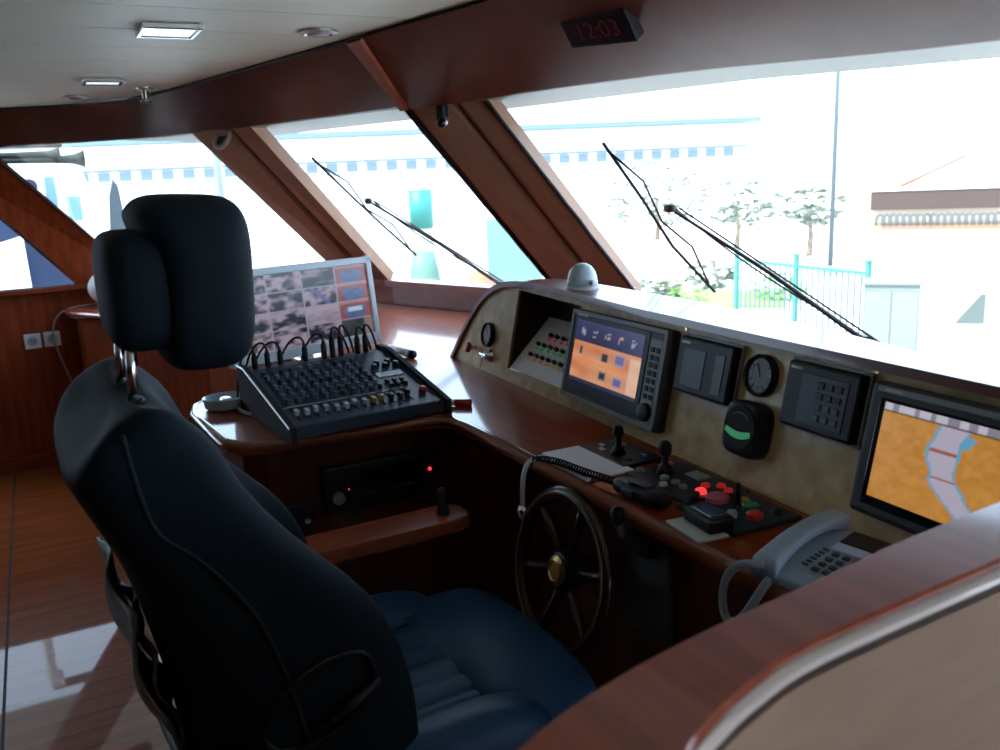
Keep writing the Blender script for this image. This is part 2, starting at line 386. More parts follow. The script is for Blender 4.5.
# port side wall, front upstand under the sills, starboard and aft walls
b = MB(); b.box((-5.29, -3.4, 0.485), (0.06, 7.3, 0.97)); b.box((-5.20, -5.1, 1.4), (0.20, 3.9, 0.9)); struct(b.build('wall_left', W_Z))
b = MB()
for y in (-0.62, -0.24, 0.10): b.box((-5.256, y, 0.47), (0.010, 0.028, 0.94))
struct(b.build('trim_10', W_Z))
b = MB(); b.prism([(-5.22, -3.2, 0.955), (-5.22, 0.25, 0.965), (-5.32, 0.25, 0.965), (-5.32, -3.2, 0.955)], (0, 0, 0.022)); struct(b.build('trim_11', W_Y))
b = MB(); b.box((-5.253, -1.5, 0.04), (0.014, 3.4, 0.08)); struct(b.build('baseboard_left', W_Y))
SILL = [(-5.25, 0.22), (-5.25, 0.50), (-4.53, 1.42), (-4.02, 1.52), (-3.03, 1.86), (-2.62, 1.97), (0.3, 3.05), (3.4, 1.0)]
b = MB()
for p, q in zip(SILL, SILL[1:]):
    p3, q3 = Vector((*p, 0)), Vector((*q, 0)); n = Vector((-(q3-p3).y, (q3-p3).x, 0)).normalized()*0.06
    b.prism([p3, q3, q3+n, p3+n], (0, 0, 0.985 if q[0] < -2.6 else 0.55))
struct(b.build('wall_front', W_X))
b = MB()
for p, q in zip(SILL[1:], SILL[2:5]):
    p3, q3 = Vector((*p, 0.965)), Vector((*q, 0.965)); n = Vector(((q3-p3).y, -(q3-p3).x, 0)).normalized()*0.05
    b.prism([p3+n, q3+n, q3-n, p3-n], (0, 0, 0.028))
struct(b.build('trim_12', W_X))
b = MB(); b.box((3.43, -3.0, 0.94), (0.06, 8.2, 1.88)); struct(b.build('wall_right', W_Z))
b = MB(); b.box((-1, -7.05, 0.93), (9.0, 0.1, 1.9)); struct(b.build('wall_back', mat('dark_saloon_panelling', (.03, .02, .015), .6)))

# ================================================================== HELM DESK
DZ = 0.87
desk = thing('helm_desk', 'long L-shaped varnished cherry helm desk running under the front windows', 'desk', T(-1.5, 1.0, 0))
def loc(p, M): return M.inverted() @ V(p)
MD = T(-1.5, 1.0, 0)
front = [(-0.62, 0.875), (-1.86, 0.875)] + [(-1.93, 0.868), (-1.975, 0.84), (-1.99, 0.79), (-2.015, 0.42), (-2.035, 0.365), (-2.085, 0.338), (-2.40, 0.318), (-2.50, 0.335), (-2.555, 0.385), (-2.575, 0.45), (-2.62, 0.80), (-4.25, 0.62), (-5.0, 0.12), (-5.24, 0.10)]
back = [(-5.24, 0.47), (-4.52, 1.40), (-4.02, 1.50), (-3.03, 1.84), (-2.60, 1.95), (-0.62, 2.0)]
b = MB(); b.prism([loc((x, y, DZ-0.035), MD) for x, y in front+back], (0, 0, 0.035)); b.build('worktop', W_TOP, desk)
b = MB(); pth = [loc((x, y, DZ-0.016), MD) for x, y in front]; b.tube(pth, 0.0185, 8); b.build('edge_trim', mat('glossy_dark_edge', (0.20, 0.055, 0.025), 0.18, 0, None, 0, 0.6), desk, True)
b = MB()
def wallp(pts, z0, z1, t=0.02, mb=None):
    for p, q in zip(pts, pts[1:]):
        p3, q3 = Vector((*p, z0)), Vector((*q, z0)); n = Vector((-(q3-p3).y, (q3-p3).x, 0)).normalized()*t
        mb.prism([loc(v, MD) for v in (p3, q3, q3-n, p3-n)], (0, 0, z1-z0))
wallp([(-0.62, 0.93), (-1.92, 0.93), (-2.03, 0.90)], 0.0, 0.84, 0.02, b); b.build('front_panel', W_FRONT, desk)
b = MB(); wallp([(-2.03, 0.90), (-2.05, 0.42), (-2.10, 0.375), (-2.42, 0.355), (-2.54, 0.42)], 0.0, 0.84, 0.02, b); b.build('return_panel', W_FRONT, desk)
b = MB(); wallp([(-2.54, 0.42), (-2.64, 0.83), (-4.25, 0.66), (-4.98, 0.16), (-5.22, 0.14)], 0.0, 0.84, 0.02, b); b.build('cabinet_panel', W_Z, desk)
for (p, q) in (((-2.72, 0.812), (-3.45, 0.735)), ((-3.50, 0.73), (-4.20, 0.655))):      # locker doors in the port run
    b = MB(); p3, q3 = Vector((*p, 0.12)), Vector((*q, 0.12)); n = Vector((-(q3-p3).y, (q3-p3).x, 0)).normalized()*0.015
    b.prism([loc(v, MD) for v in (p3, q3, q3+n, p3+n)], (0, 0, 0.66)); d = b.build('locker_door', W_Z, desk)
    b = MB(); b.lathe([(0.012, 0), (0.014, 0.01), (0.006, 0.016)], loc((q[0]+0.06, q[1]-0.015, 0.5), MD), 12, Matrix.Rotation(PI/2, 4, 'X')); b.build('latch', CHROME, d, True)
# dark foot-well side plate by the wheel
b = MB(); b.box(loc((-1.20, 0.918, 0.70), MD), (0.13, 0.012, 0.20), None, 0.004); b.build('switch_plate', mat('worn_grey_plate', (0.05, 0.05, 0.047), 0.6), desk)

# ---- console that carries the instruments; face frame: x along, y up the face, z towards the helm
pu = Vector((1, -0.06, 0)).normalized(); t12 = math.radians(12)
pv = Vector((-pu.y, pu.x, 0))*math.sin(t12) + Vector((0, 0, 1))*math.cos(t12); pn = pu.cross(pv)
P0 = Vector((-1.05, 1.10, 0.87)); MP = frame(P0, pu, pv, pn)
def onface(u, v, lift=0.0): return frame(P0 + pu*u + pv*v + pn*lift, pu, pv, pn)
con = thing('instrument_console', 'curved-ended instrument console faced in maple burl standing along the back of the desk', 'console', MP)
OUT = smooth_path([(-1.585, 0.0, 0), (-1.535, 0.075, 0), (-1.482, 0.145, 0), (-1.402, 0.222, 0), (-1.298, 0.272, 0), (-1.167, 0.292, 0), (-1.012, 0.297, 0)], 5) + [V(p) for p in ((-0.54, 0.285, 0), (-0.14, 0.282, 0), (0.34, 0.280, 0), (0.64, 0.279, 0))]
def dep(u):
    K = [(-1.6, 0.17), (-1.2, 0.10), (-0.9, 0.125), (-0.4, 0.187), (0.04, 0.115), (0.33, 0.065), (0.7, 0.05)]
    for (a, x), (c, y) in zip(K, K[1:]):
        if a <= u <= c: return lerp(x, y, (u-a)/(c-a))
    return 0.1
bk = Vector((0, -math.sin(t12)*0+0.21, -0.98)).normalized()
def hood(th, z0, lift=0.0):
    outer = OUT; m = []
    for i, p in enumerate(outer):
        a, c = outer[max(i-1, 0)], outer[min(i+1, len(outer)-1)]; t = (c-a).normalized(); m.append(p + Vector((t.y, -t.x, 0))*th)
    return outer, m
o1, i1 = hood(0.016, 0)
b = MB()
for i in range(len(o1)-1):
    q = [o1[i], o1[i+1], i1[i+1], i1[i]]
    q = [V(p)+Vector((0, 0, 0.012)) for p in q]
    d = [Vector((0, 0, -0.012)) + Vector((0, 0.208*dep(p.x), -0.978*dep(p.x))) for p in q]
    b.prism(q, d)
bmesh.ops.remove_doubles(b.bm, verts=b.bm.verts, dist=0.0002)
b.build('hood', mat('dark_varnished_hood', (0.15, 0.035, 0.018), 0.3, 0, None, 0, .4, .3), con)
# burl face with the opening for the switch recess
b = MB()
L0 = [p for p in i1 if p.x < -1.17]
b.prism([(-1.165, 0.0, 0), (-1.165, 0.277, 0)] + [p for p in reversed(L0)] + [(-1.56, 0.0, 0)], (0, 0, -0.008))
b.prism([(-1.165, 0.268, 0), (-0.80, 0.262, 0), (-0.80, 0.279, 0), (-1.01, 0.282, 0), (-1.165, 0.277, 0)], (0, 0, -0.008))
b.prism([(-1.165, 0.0, 0), (-0.80, 0.0, 0), (-0.80, 0.040, 0), (-1.165, 0.036, 0)], (0, 0, -0.008))
b.prism([(-0.80, 0.0, 0), (0.64, -0.004, 0), (0.64, 0.266, 0), (-0.80, 0.273, 0)], (0, 0, -0.008))
b.build('face_panel', BURL, con)
b = MB()
for q in ([(-1.165, .036, 0), (-1.165, .268, 0), (-1.165, .268, -.11), (-1.165, .036, -.11)], [(-.80, .036, 0), (-.80, .268, 0), (-.80, .268, -.11), (-.80, .036, -.11)], [(-1.165, .268, 0), (-.80, .268, 0), (-.80, .268, -.11), (-1.165, .268, -.11)], [(-1.165, .036, -.11), (-.80, .036, -.11), (-.80, .268, -.11), (-1.165, .268, -.11)]):
    b.poly(q)
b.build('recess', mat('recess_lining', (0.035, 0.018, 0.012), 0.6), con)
b = MB(); b.box((-0.98, -0.008, 0.004), (0.9, 0.008, 0.012)); b.box((-0.0, -0.004, 0.004), (1.1, 0.006, 0.010)); b.build('foot_bead', W_X, con)
for u, v in ((-0.76, .263), (-0.36, .263), (0.137, .262), (-0.2, .02), (0.1, .02)):
    b = MB(); b.lathe([(0.004, 0), (0.0035, 0.002)], (u, v, 0), 10); b.build('screw', BRASS, con)

# ---- switchboard: white sloping panel with rows of little switches, inside the recess
sb = thing('switch_panel', 'white sloping switch panel with rows of coloured switches set in the console recess', 'switch panel', onface(-0.982, 0.04, -0.004))
tl = math.radians(-33)
MS = Matrix.Rotation(tl, 4, 'X')
b = MB(); b.box(MS @ Vector((0, 0.098, -0.004)), (0.355, 0.196, 0.006), MS, 0.001); b.build('plate', mat('switch_plate_white', (0.72, 0.74, 0.75), 0.4), sb)
for r, (yy, mm, n, x0) in enumerate(((0.135, LEDRD, 7, -0.085), (0.098, LEDG, 7, -0.115), (0.060, LEDO, 7, -0.115))):
    for k in range(n):
        x = x0 + k*0.036
        b = MB(); c = MS @ Vector((x, yy, 0.004)); b.box(c, (0.014, 0.011, 0.012), MS, 0.002); s_ = b.build('switch', BLACK, sb)
        b = MB(); b.box(MS @ Vector((x, yy-0.013, 0.001)), (0.012, 0.007, 0.004), MS); b.build('lamp', mm, s_)
b = MB(); b.lathe([(0.016, 0), (0.015, 0.016), (0.012, 0.018)], MS @ Vector((0.125, 0.052, 0)), 16, MS); b.build('rotary_knob', BLACK, sb, True)

# ---- gauge, red knob and valve at the curved end
def gauge(name, label, u, v, r, dial, asp=1.0):
    g = thing(name, label, 'gauge', onface(u, v))
    b = MB(); b.lathe([(r, 0), (r, 0.010), (r*0.93, 0.016), (r*0.82, 0.013), (r*0.82, 0.009)], (0, 0, 0), 36); b.build('bezel', BLACK, g, 'auto')
    b = MB(); b.lathe([(r*0.82, 0.004), (r*0.82, 0.0095)], (0, 0, 0), 32); b.build('dial', dial, g)
    b = MB()
    for k in range(9):
        a = math.radians(-220 + 260*k/8); d = Vector((math.cos(a), math.sin(a), 0)); b.box(d*r*0.62 + Vector((0, 0, 0.010)), (r*0.22, r*0.05, 0.001), Matrix.Rotation(a, 4, 'Z'))
    b.build('scale', mat('dial_print', (0.22, 0.24, 0.23), 0.6) if dial is not WHITE else BLACK, g)
    b = MB(); a = math.radians(120); b.box(Vector((math.cos(a), math.sin(a), 0))*r*0.26 + Vector((0, 0, 0.0112)), (r*0.7, r*0.06, 0.001), Matrix.Rotation(a, 4, 'Z')); b.build('needle', RED if dial is not WHITE else BLACK, g)
    return g
gauge('pressure_gauge', 'small round gauge with a pale dial near the curved end of the console', -1.318, 0.113, 0.038, mat('pale_dial', (0.26, 0.30, 0.35), 0.4))
k = thing('pull_knob', 'red pull knob on a short stem left of the small pale gauge', 'knob', onface(-1.41, 0.058))
b = MB(); b.cyl((0, 0, 0), (0.0, 0, 0.022), 0.006); b.build('stem', CHROME, k, True)
b = MB(); b.lathe([(0.008, 0.018), (0.017, 0.024), (0.017, 0.032), (0.010, 0.036)], (0, 0, 0), 20); b.build('cap', RED, k, True)
k = thing('key_switch', 'chrome key switch with a T handle below the small pale gauge', 'switch', onface(-1.285, 0.052))
b = MB(); b.lathe([(0.020, 0), (0.020, 0.006), (0.013, 0.010), (0.010, 0.026)], (0, 0, 0), 20); b.build('barrel', CHROME, k, True)
b = MB(); b.box((0, 0, 0.030), (0.048, 0.010, 0.008), None, 0.003); b.box((0.0, -0.02, 0.032), (0.009, 0.036, 0.004), None, 0.002); b.build('handle', CHROME, k)

# ---- multifunction display (orange menu picture)
def mfd_pic(u, v):
    if v > 0.66:
        c = mixc((0.012, 0.016, 0.055), (0.03, 0.03, 0.11), (v-.66)/.34 + 0.3*vn(u*8, v*8))
        for k in range(5):
            if abs(u-(0.12+0.19*k)) < 0.035 and abs(v-0.83) < 0.055 and h2(k, int(u*40), int(v*30)) > .4: c = mixc(c, (0.5, 0.35, 0.3) if k in (2, 3) else (0.35, 0.4, 0.5), 0.8)
        return c
    if v < 0.06: return (0.02, 0.025, 0.07)
    band = 0.5+0.5*math.sin(v*19 + u*1.6)
    c = mixc((0.62, 0.17, 0.055), (0.80, 0.44, 0.24), 0.35*band + 0.55*vn(u*5, v*7) )
    for (cx, cy, col, sx, sy) in ((0.13, .52, (.06, .03, .02), .022, .07), (0.5, .50, (.03, .03, .015), .055, .07), (0.72, .52, (.16, .14, .30), .075, .08), (0.5, .21, (.03, .03, .015), .055, .07), (0.72, .19, (.12, .12, .28), .065, .075)):
        if abs(u-cx) < sx and abs(v-cy) < sy:
            c = col if max(abs(u-cx)/sx, abs(v-cy)/sy) < .8 else mixc(col, (.5, .4, .45), .6)
    if abs(v-.36) < .02: c = mixc(c, (0.9, .25, .06), .6)
    if u > .86 and v < .62: c = mixc(c, (.85, .62, .46), .6)
    return c
m = thing('multifunction_display', 'grey-framed display showing an orange menu picture beside the white switch panel', 'display', onface(-0.582, 0.145))
b = MB(); b.box((0, 0, 0.014), (0.425, 0.222, 0.028), None, 0.008, 3); b.build('housing', GREYD, m)
b = MB()
for (c, s) in (((0, 0.104, .029), (0.405, 0.010, .004)), ((0, -0.104, .029), (0.405, 0.010, .004)), ((-0.198, 0, .029), (0.012, 0.2, .004)), ((0.198, 0, .029), (0.012, 0.2, .004))): b.box(c, s, None, .001)
b.box((0.168, -0.01, 0.0285), (0.045, 0.19, 0.004), None, .001); b.build('fascia', GREYP, m)
b = MB(); b.box((-0.022, 0.004, 0.0285), (0.325, 0.188, 0.003), None, .001); b.build('screen_surround', NAVYP, m)
picture('screen', mfd_pic, 0.296, 0.150, 60, 40, m, Matrix.Translation((-0.024, 0.012, 0.0306)))
for r in range(7):
    for c in range(2):
        b = MB(); b.box((0.160+0.019*c, 0.062-0.017*r, 0.031), (0.013, 0.011, 0.004), None, .0015); b.build('key', BLACK, m)
b = MB(); b.lathe([(0.021, 0), (0.020, 0.010), (0.016, 0.012)], (0.170, -0.074, 0.030), 24); b.build('dial_knob', BLACK, m, 'auto')
b = MB(); b.box((-0.15, 0.0995, 0.0312), (0.05, 0.006, 0.0006)); b.build('nameplate', LGREY, m)

# ---- two dark navigation boxes, round meter, rudder/compass pod
def navbox(name, label, u, v, wd, ht, split):
    d = thing(name, label, 'instrument', onface(u, v))
    b = MB(); b.box((0, 0, 0.012), (wd, ht, 0.024), None, 0.006, 3); b.build('housing', BLACK, d)
    b = MB()
    for (c, s) in (((0, ht/2+.003, .004), (wd+.012, .004, .008)), ((wd/2+.003, 0, .004), (.004, ht+.01, .008)), ((0, -ht/2-.003, .004), (wd+.012, .004, .008)), ((-wd/2-.003, 0, .004), (.004, ht+.01, .008))): b.box(c, s)
    b.build('flange', GREYP, d)
    b = MB(); b.box((-wd*0.36, ht*0.40, 0.0245), (wd*0.16, ht*0.04, 0.0006)); b.build('nameplate', LGREY, d)
    if split:
        b = MB(); b.box((-wd*.16, -ht*.03, .0245), (wd*.40, ht*.68, .002), None, .0008); b.build('screen', LCD, d)
        b = MB(); b.box((wd*.30, -ht*.03, .0245), (wd*.16, ht*.68, .002), None, .0008); b.build('key_strip', mat('key_strip_grey', (0.045, .05, .055), .4), d)
    else:
        b = MB(); b.box((wd*0.06, -ht*.02, .0245), (wd*.62, ht*.74, .002), None, .0008); b.build('screen', mat('dim_lcd', (.018, .024, .034), .35, spec=.3), d)
        for r in range(4):
            for c in range(3):
                b = MB(); b.box((wd*(.02+.12*c), ht*(.22-.16*r), .026), (wd*.09, ht*.10, .004), None, .001)
                b.build('key', mat('lit_key_grey', (.09, .12, .15), .5) if r > 1 else GREYD, d)
    return d
navbox('echo_sounder', 'black instrument with a grey blank screen right of the orange menu display', -0.260, 0.194, 0.172, 0.114, True)
navbox('radio_telephone', 'black instrument with a keypad left of the large map screen', 0.050, 0.197, 0.164, 0.114, False)
gauge('rudder_gauge', 'round black meter between the two black boxes on the console face', -0.112, 0.210, 0.040, mat('grey_green_dial', (.055, .07, .065), .4))
d = thing('heading_indicator', 'rounded black pod with a green lit arc below the round meter', 'instrument', onface(-0.112, 0.108))
b = MB(); b.pillow((0, 0, 0.013), (0.052, 0.052, 0.021), 0.45, 0.5); b.build('housing', BLACK, d, True)
b = MB(); b.lathe([(0.042, 0), (0.041, 0.004)], (0, 0.002, 0.032), 32); b.build('dial', BLACKM, d)
b = MB()
for k in range(11):
    a = -1+2*k/10; b.box((0.030*a, -.012+.006*a*a, 0.0368), (0.0075, 0.013-.003*a*a, 0.001))
b.build('lit_arc', mat('green_arc_lit', (.02, .2, .05), .4, 0, (0.1, 0.9, 0.35), 0.16), d)
b = MB(); b.tube([(.028*math.cos(t), .006+.024*math.sin(t), .0366) for t in [math.radians(40+100*k/12) for k in range(13)]], .0012, 5); b.build('scale_ring', mat('dial_print', (.22, .24, .23), .6), d)

# ---- large chart display
def chart(u, v):
    if v > 0.925: return mixc((0.55, 0.52, 0.60), (.25, .24, .3), 1 if vn(u*26, 3) > .55 else 0)
    if v > 0.90: return (.10, .05, .02)
    c = mixc((0.50, 0.205, 0.028), (0.60, 0.28, 0.06), vn(u*26, v*22, 3))
    cx = 0.545 + 0.10*math.sin((v-.15)*3.4+PI*0.95)*1.0 + (0.16*(max(0, .38-v)/.38)**1.5) + 0.06*max(0, v-.6)
    wd = 0.055 + 0.05*abs(v-.5) + 0.035*vn(v*9, 1, 5)
    e = abs(u-cx)/wd
    if e < 1: c = (0.46, 0.42, 0.53)
    elif e < 1.22: c = (0.12, 0.38, 0.56)
    if e < 1.0 and (abs(v-.40) < .012 or abs(v-.66) < .012): c = (.35, .10, .05)
    if u > cx and 1 <= e < 1.9 and .74 < v < .86: c = (0.12, 0.38, 0.56)
    return c
m = thing('chart_display', 'large grey-framed display showing an orange chart with a winding pale river', 'display', onface(0.313, 0.149))
b = MB(); b.box((0, 0, 0.016), (0.312, 0.208, 0.032), None, 0.010, 3); b.build('housing', GREYD, m)
b = MB(); b.box((0, -0.002, 0.033), (0.262, 0.166, 0.004), None, .0015); b.build('screen_surround', LCDB, m)
b = MB(); b.box((0, 0.0935, 0.0325), (0.28, 0.009, 0.003), None, .001); b.build('top_rail', GREYP, m)
picture('screen', chart, 0.248, 0.146, 90, 60, m, Matrix.Translation((0.004, 0.003, 0.0354)))
b = MB(); b.box((-.11, .0935, .0344), (.03, .004, .0006)); b.build('nameplate', LGREY, m)

# ---- white dome lamp standing on the hood
d = thing('dome_lamp', 'pale blue-white ribbed dome lamp on top of the console hood', 'lamp', T(-1.93, 1.262, 1.150) @ Matrix.Diagonal((.92, .92, .86, 1)))
b = MB(); b.lathe([(0.050, 0), (0.050, 0.014), (0.046, 0.018)], (0, 0, 0), 28); b.build('base', WHITE, d, 'auto')
b = MB(); b.lathe([(0.044, 0.018), (0.044, 0.034), (0.041, 0.037), (0.043, 0.042), (0.037, 0.062), (0.026, 0.078), (0.012, 0.086), (0.0, 0.087)], (0, 0, 0), 28); b.build('globe', mat('pale_blue_globe', (.50, .62, .66), .35), d, True)
b = MB(); b.box((0.052, 0.0, 0.030), (0.014, 0.012, 0.018), None, .003); b.build('bracket', WHITE, d)

# ================================================================== THINGS ON THE DESK
Z = DZ + 0.0005
n = thing('notepad', 'white notepad lying on the front edge of the desk above the wheel', 'notepad', T(-1.437, 0.940, Z, -0.03))
b = MB(); b.box((0, 0, 0.0035), (0.195, 0.100, 0.005), None, 0.0008); b.build('pages', PAPER, n)
b = MB(); b.box((0.0, -0.036, 0.0005), (0.20, 0.055, 0.001)); b.build('backing_sheet', mat('card_grey', (.5, .54, .6), .7), n)
# engine control panel with lever
p = thing('lever_panel', 'dark blue control panel with one upright black lever behind the notepad', 'control panel', T(-1.445, 1.030, Z, -0.03))
b = MB(); b.box((0, 0, 0.004), (0.17, 0.10, 0.008), None, 0.002); b.build('plate', NAVYP, p)
b = MB(); b.lathe([(0.017, 0.008), (0.012, 0.020), (0.007, 0.024), (0.007, 0.045)], (0.012, -0.012, 0), 16); b.pillow((0.012, -0.012, 0.056), (0.011, 0.011, 0.014), .8, .8, 8, 12); b.build('lever', BLACK, p, True)
for (x, y, mm) in ((-.055, .02, GREEN), (-.03, .028, GREYP), (-.05, -.012, LGREY), (-.028, -.026, LGREY), (.055, .02, GREYP), (.06, -.02, GREYD)):
    b = MB(); b.box((x, y, .0095), (.016, .010, .005), None, .0015); b.build('button', mm, p)
# joystick panel
p = thing('joystick_panel', 'dark control panel with a black joystick and a glowing red lamp right of the notepad', 'control panel', T(-1.225, 1.022, Z, -0.04))
b = MB(); b.box((0, 0, 0.004), (0.205, 0.135, 0.008), None, 0.002); b.build('plate', NAVYP, p)
b = MB(); b.lathe([(0.018, .008), (0.013, .022), (0.007, .026), (0.006, .045)], (-.055, -.005, 0), 16); b.pillow((-.055, -.005, .058), (.013, .012, .016), .8, .8, 8, 12); b.build('joystick', BLACK, p, True)
b = MB(); b.box((-.005, .035, .0095), (.045, .030, .004), None, .001); b.build('indicator', mat('indicator_blue_grey', (.26, .32, .38), .3), p)
for (x, y, mm) in ((.045, .012, LEDRD), (.062, .035, LEDRD), (.088, .030, LEDRD), (-.09, .03, PINK), (-.085, .01, PINK), (-.03, -.025, LGREY), (0.0, -.022, GREYP), (.03, -.028, GREYP), (.0, -.05, LGREY), (-.09, -.04, GREYP), (.07, -.03, GREYD)):
    b = MB(); b.lathe([(.0085, .008), (.008, .013), (.006, .0145)], (x, y, 0), 14); b.build('button', mm, p, 'auto')
b = MB(); b.lathe([(.011, .008), (.010, .014), (.006, .017)], (.067, -.016, 0), 16); b.build('warning_lamp', LEDR, p, True)
# right-hand alarm panel
p = thing('alarm_panel', 'dark control panel with pink, green and red round buttons beside the telephone', 'control panel', T(-1.062, 1.000, Z, -0.04))
b = MB(); b.box((0, 0, 0.004), (0.155, 0.145, 0.008), None, 0.002); b.build('plate', NAVYP, p)
for (x, y, r, mm) in ((-.052, .0, .021, PINK), (.012, .020, .015, GREEN), (.044, .0, .014, RED), (-.014, .03, .008, YELLOW), (.02, -.028, .009, LGREY), (.0, -.05, .009, WHITE), (.05, .045, .009, GREYD)):
    b = MB(); b.lathe([(r, .008), (r, .016), (r*.8, .019)], (x, y, 0), 18); b.build('button', mm, p, 'auto')
b = MB(); b.cyl((-.022, .02, .008), (-.022, .02, .045), .005); b.build('stalk', BLACK, p, True)
# small black box on a pale card
c = tag(MB().box((0, 0, 0.003), (0.098, 0.058, 0.006), None, 0.002).build('coaster', mat('pale_card', (.45, .50, .48), .6), None, False, T(-1.045, 0.897, Z, -0.12)), 'pale flat card under the small black box at the desk edge', 'card')
k = thing('remote_box', 'small black box with a shiny blue-grey top standing on a pale card', 'box', T(-1.040, 0.918, Z+0.006, -0.12))
b = MB(); b.box((0, 0, 0.013), (0.080, 0.048, 0.025), None, 0.005, 3); b.build('body', BLACK, k)
b = MB(); b.box((-.003, .002, 0.0257), (0.055, 0.032, 0.002), None, .001); b.build('top_plate', mat('blue_glossy_plate', (.06, .10, .20), .15), k)

# telephone
ph = thing('telephone', 'light grey desk telephone with corded handset at the right end of the desk', 'telephone', T(-0.812, 0.945, Z, 0.13) @ Matrix.Scale(.76, 4))
b = MB(); b.prism([(-.095, -.11, 0), (-.095, .11, 0), (-.095, .11, .055), (-.095, -.11, .022)], (.19, 0, 0)); bmesh.ops.bevel(b.bm, geom=list(b.bm.edges), offset=.007, segments=2, affect='EDGES', profile=.5); b.build('body', PHONE, ph)
sl = math.atan2(.033, .22); MK = Matrix.Translation((0, -.11, .0225)) @ Matrix.Rotation(sl, 4, 'X')
hs = []
for i in range(19):
    t = i/18; y = lerp(-.118, .118, t); arch = math.sin(PI*t); end = abs(2*t-1)**4
    zc = lerp(.042, .072, t) + .014*arch; hw = .027 - .004*arch; hh = .012 + .013*end
    z_ = zc - .012*end
    hs.append([Vector((-.062 + hw*math.copysign(abs(math.cos(a))**.6, math.cos(a)), y, z_ + hh*math.copysign(abs(math.sin(a))**.6, math.sin(a)))) for a in (2*PI*k/16 for k in range(16))])
b = MB(); b.rings(hs); b.build('handset', PHONE, ph, True)
b = MB(); b.box(MK @ Vector((.036, .188, .003)), (.105, .048, .005), MK.to_3x3().to_4x4(), .002); b.build('display', BLACKM, ph)
b = MB(); b.box(MK @ Vector((.036, .147, .003)), (.105, .028, .004), MK.to_3x3().to_4x4(), .002); b.build('label_card', mat('card_sky_reflection', (.50, .62, .88), .35), ph)  # sky reflection put into the card's pale blue colour
for r in range(4):
    for q in range(4):
        b = MB(); b.box(MK @ Vector((.006+.022*q, .118-.021*r, .004)), (.014, .011, .006), MK.to_3x3().to_4x4(), .002); b.build('key', KEY, ph)
for r in range(6):
    b = MB(); b.box(MK @ Vector((-.020, .125-.013*r, .003)), (.012, .005, .004), MK.to_3x3().to_4x4(), .001); b.build('side_key', KEY, ph)
cord = bez([(-.062, -.118, .038), (-.10, -.155, .04), (-.165, -.13, .03), (-.165, -.145, -.10), (-.13, -.14, -.17), (-.085, -.15, -.09), (-.055, -.16, -.02), (-.05, -.115, .012)], 160)
hel = []
for i, q in enumerate(cord):
    hel.append(q)
b = MB(); b.tube(hel, .0085, 8)
b.build('cord', mat('phone_cord', (.22, .25, .28), .6), ph, True)

# VHF hand microphone with coiled cord
hm = thing('hand_microphone', 'black hand microphone with a coiled cord lying across the notepad corner', 'microphone', T(-1.205, 0.905, Z, 0.08))
b = MB(); b.pillow((0.0, -0.0, 0.017), (0.068, 0.022, 0.014), .5, .5, 10, 20); b.build('body', BLACK, hm, True)
b = MB(); b.box((.0, .0, .033), (.05, .022, .003), None, .001); b.build('grille', GREYD, hm)
b = MB(); b.box((-.01, -.026, .018), (.03, .006, .012), None, .002); b.build('push_key', GREYD, hm)
path = bez([(-.066, 0, .014), (-.10, .0, .018), (-.14, -.012, .014), (-.19, -.01, .012), (-.25, .005, .012), (-.30, .0, .010), (-.345, -.02, -.01)], 300)
hel = []
for i, q in enumerate(path):
    t = (path[min(i+1, len(path)-1)] - path[max(i-1, 0)]).normalized(); n1 = t.cross(Vector((0, 0, 1))).normalized(); n2 = t.cross(n1); a = i*2*PI/9
    hel.append(q + (n1*math.cos(a)+n2*math.sin(a))*.006)
b = MB(); b.tube(hel, .0023, 5); b.build('coiled_cord', RUBBER, hm, True)

# ================================================================== MIXER, MONITOR AND THINGS ROUND THEM
MX = T(-2.165, 0.656, Z, math.radians(94))
mx = thing('mixing_console', 'dark blue-black audio mixing console with rows of knobs and faders on the desk return', 'audio mixer', MX)
MW, MDp, H0, H1 = .395, .40, .034, .112
b = MB(); b.prism([(-MW/2, -MDp/2, 0.006), (-MW/2, MDp/2, 0.006), (-MW/2, MDp/2, H1), (-MW/2, MDp/2-.05, H1), (-MW/2, -MDp/2, H0)], (MW, 0, 0)); b.build('body', mat('mixer_blue_black', (.022, .042, .068), .38), mx)
for s in (-1, 1):
    b = MB(); x = s*(MW/2+.007)
    b.prism([(x-.007, -MDp/2-.012, 0), (x-.007, MDp/2+.004, 0), (x-.007, MDp/2+.004, H1+.012), (x-.007, MDp/2-.06, H1+.012), (x-.007, -MDp/2-.012, H0+.004)], (.014, 0, 0)); b.build('side_cheek', RUBBER, mx)
b = MB()
b.tube([(-MW/2-.0145, -MDp/2-.008, H0+.002), (-MW/2-.0145, MDp/2-.06, H1+.010), (-MW/2-.0145, MDp/2, H1+.010)], .003, 6); b.build('edge_strip', STEEL, mx)
ms = math.atan2(H1-H0, MDp-.05); MT = Matrix.Translation((0, -MDp/2, H0)) @ Matrix.Rotation(ms, 4, 'X'); MTr = MT.to_3x3().to_4x4()
def mbox(c, s, bev=0): return MB().box(MT @ V(c), s, MTr, bev)
mbox((0, .018, .0008), (MW-.01, .030, .001)).build('front_strip', mat('mixer_strip', (.035, .055, .09), .4), mx)
mbox((-.02, .108, .0012), (MW-.06, .004, .001)).build('marking_line', mat('mixer_print', (.32, .34, .40), .5), mx)
NCH = 11; KN1 = mat('knob_blue_grey', (.06, .085, .115), .45); KN2 = mat('knob_pale_blue', (.11, .16, .21), .45)
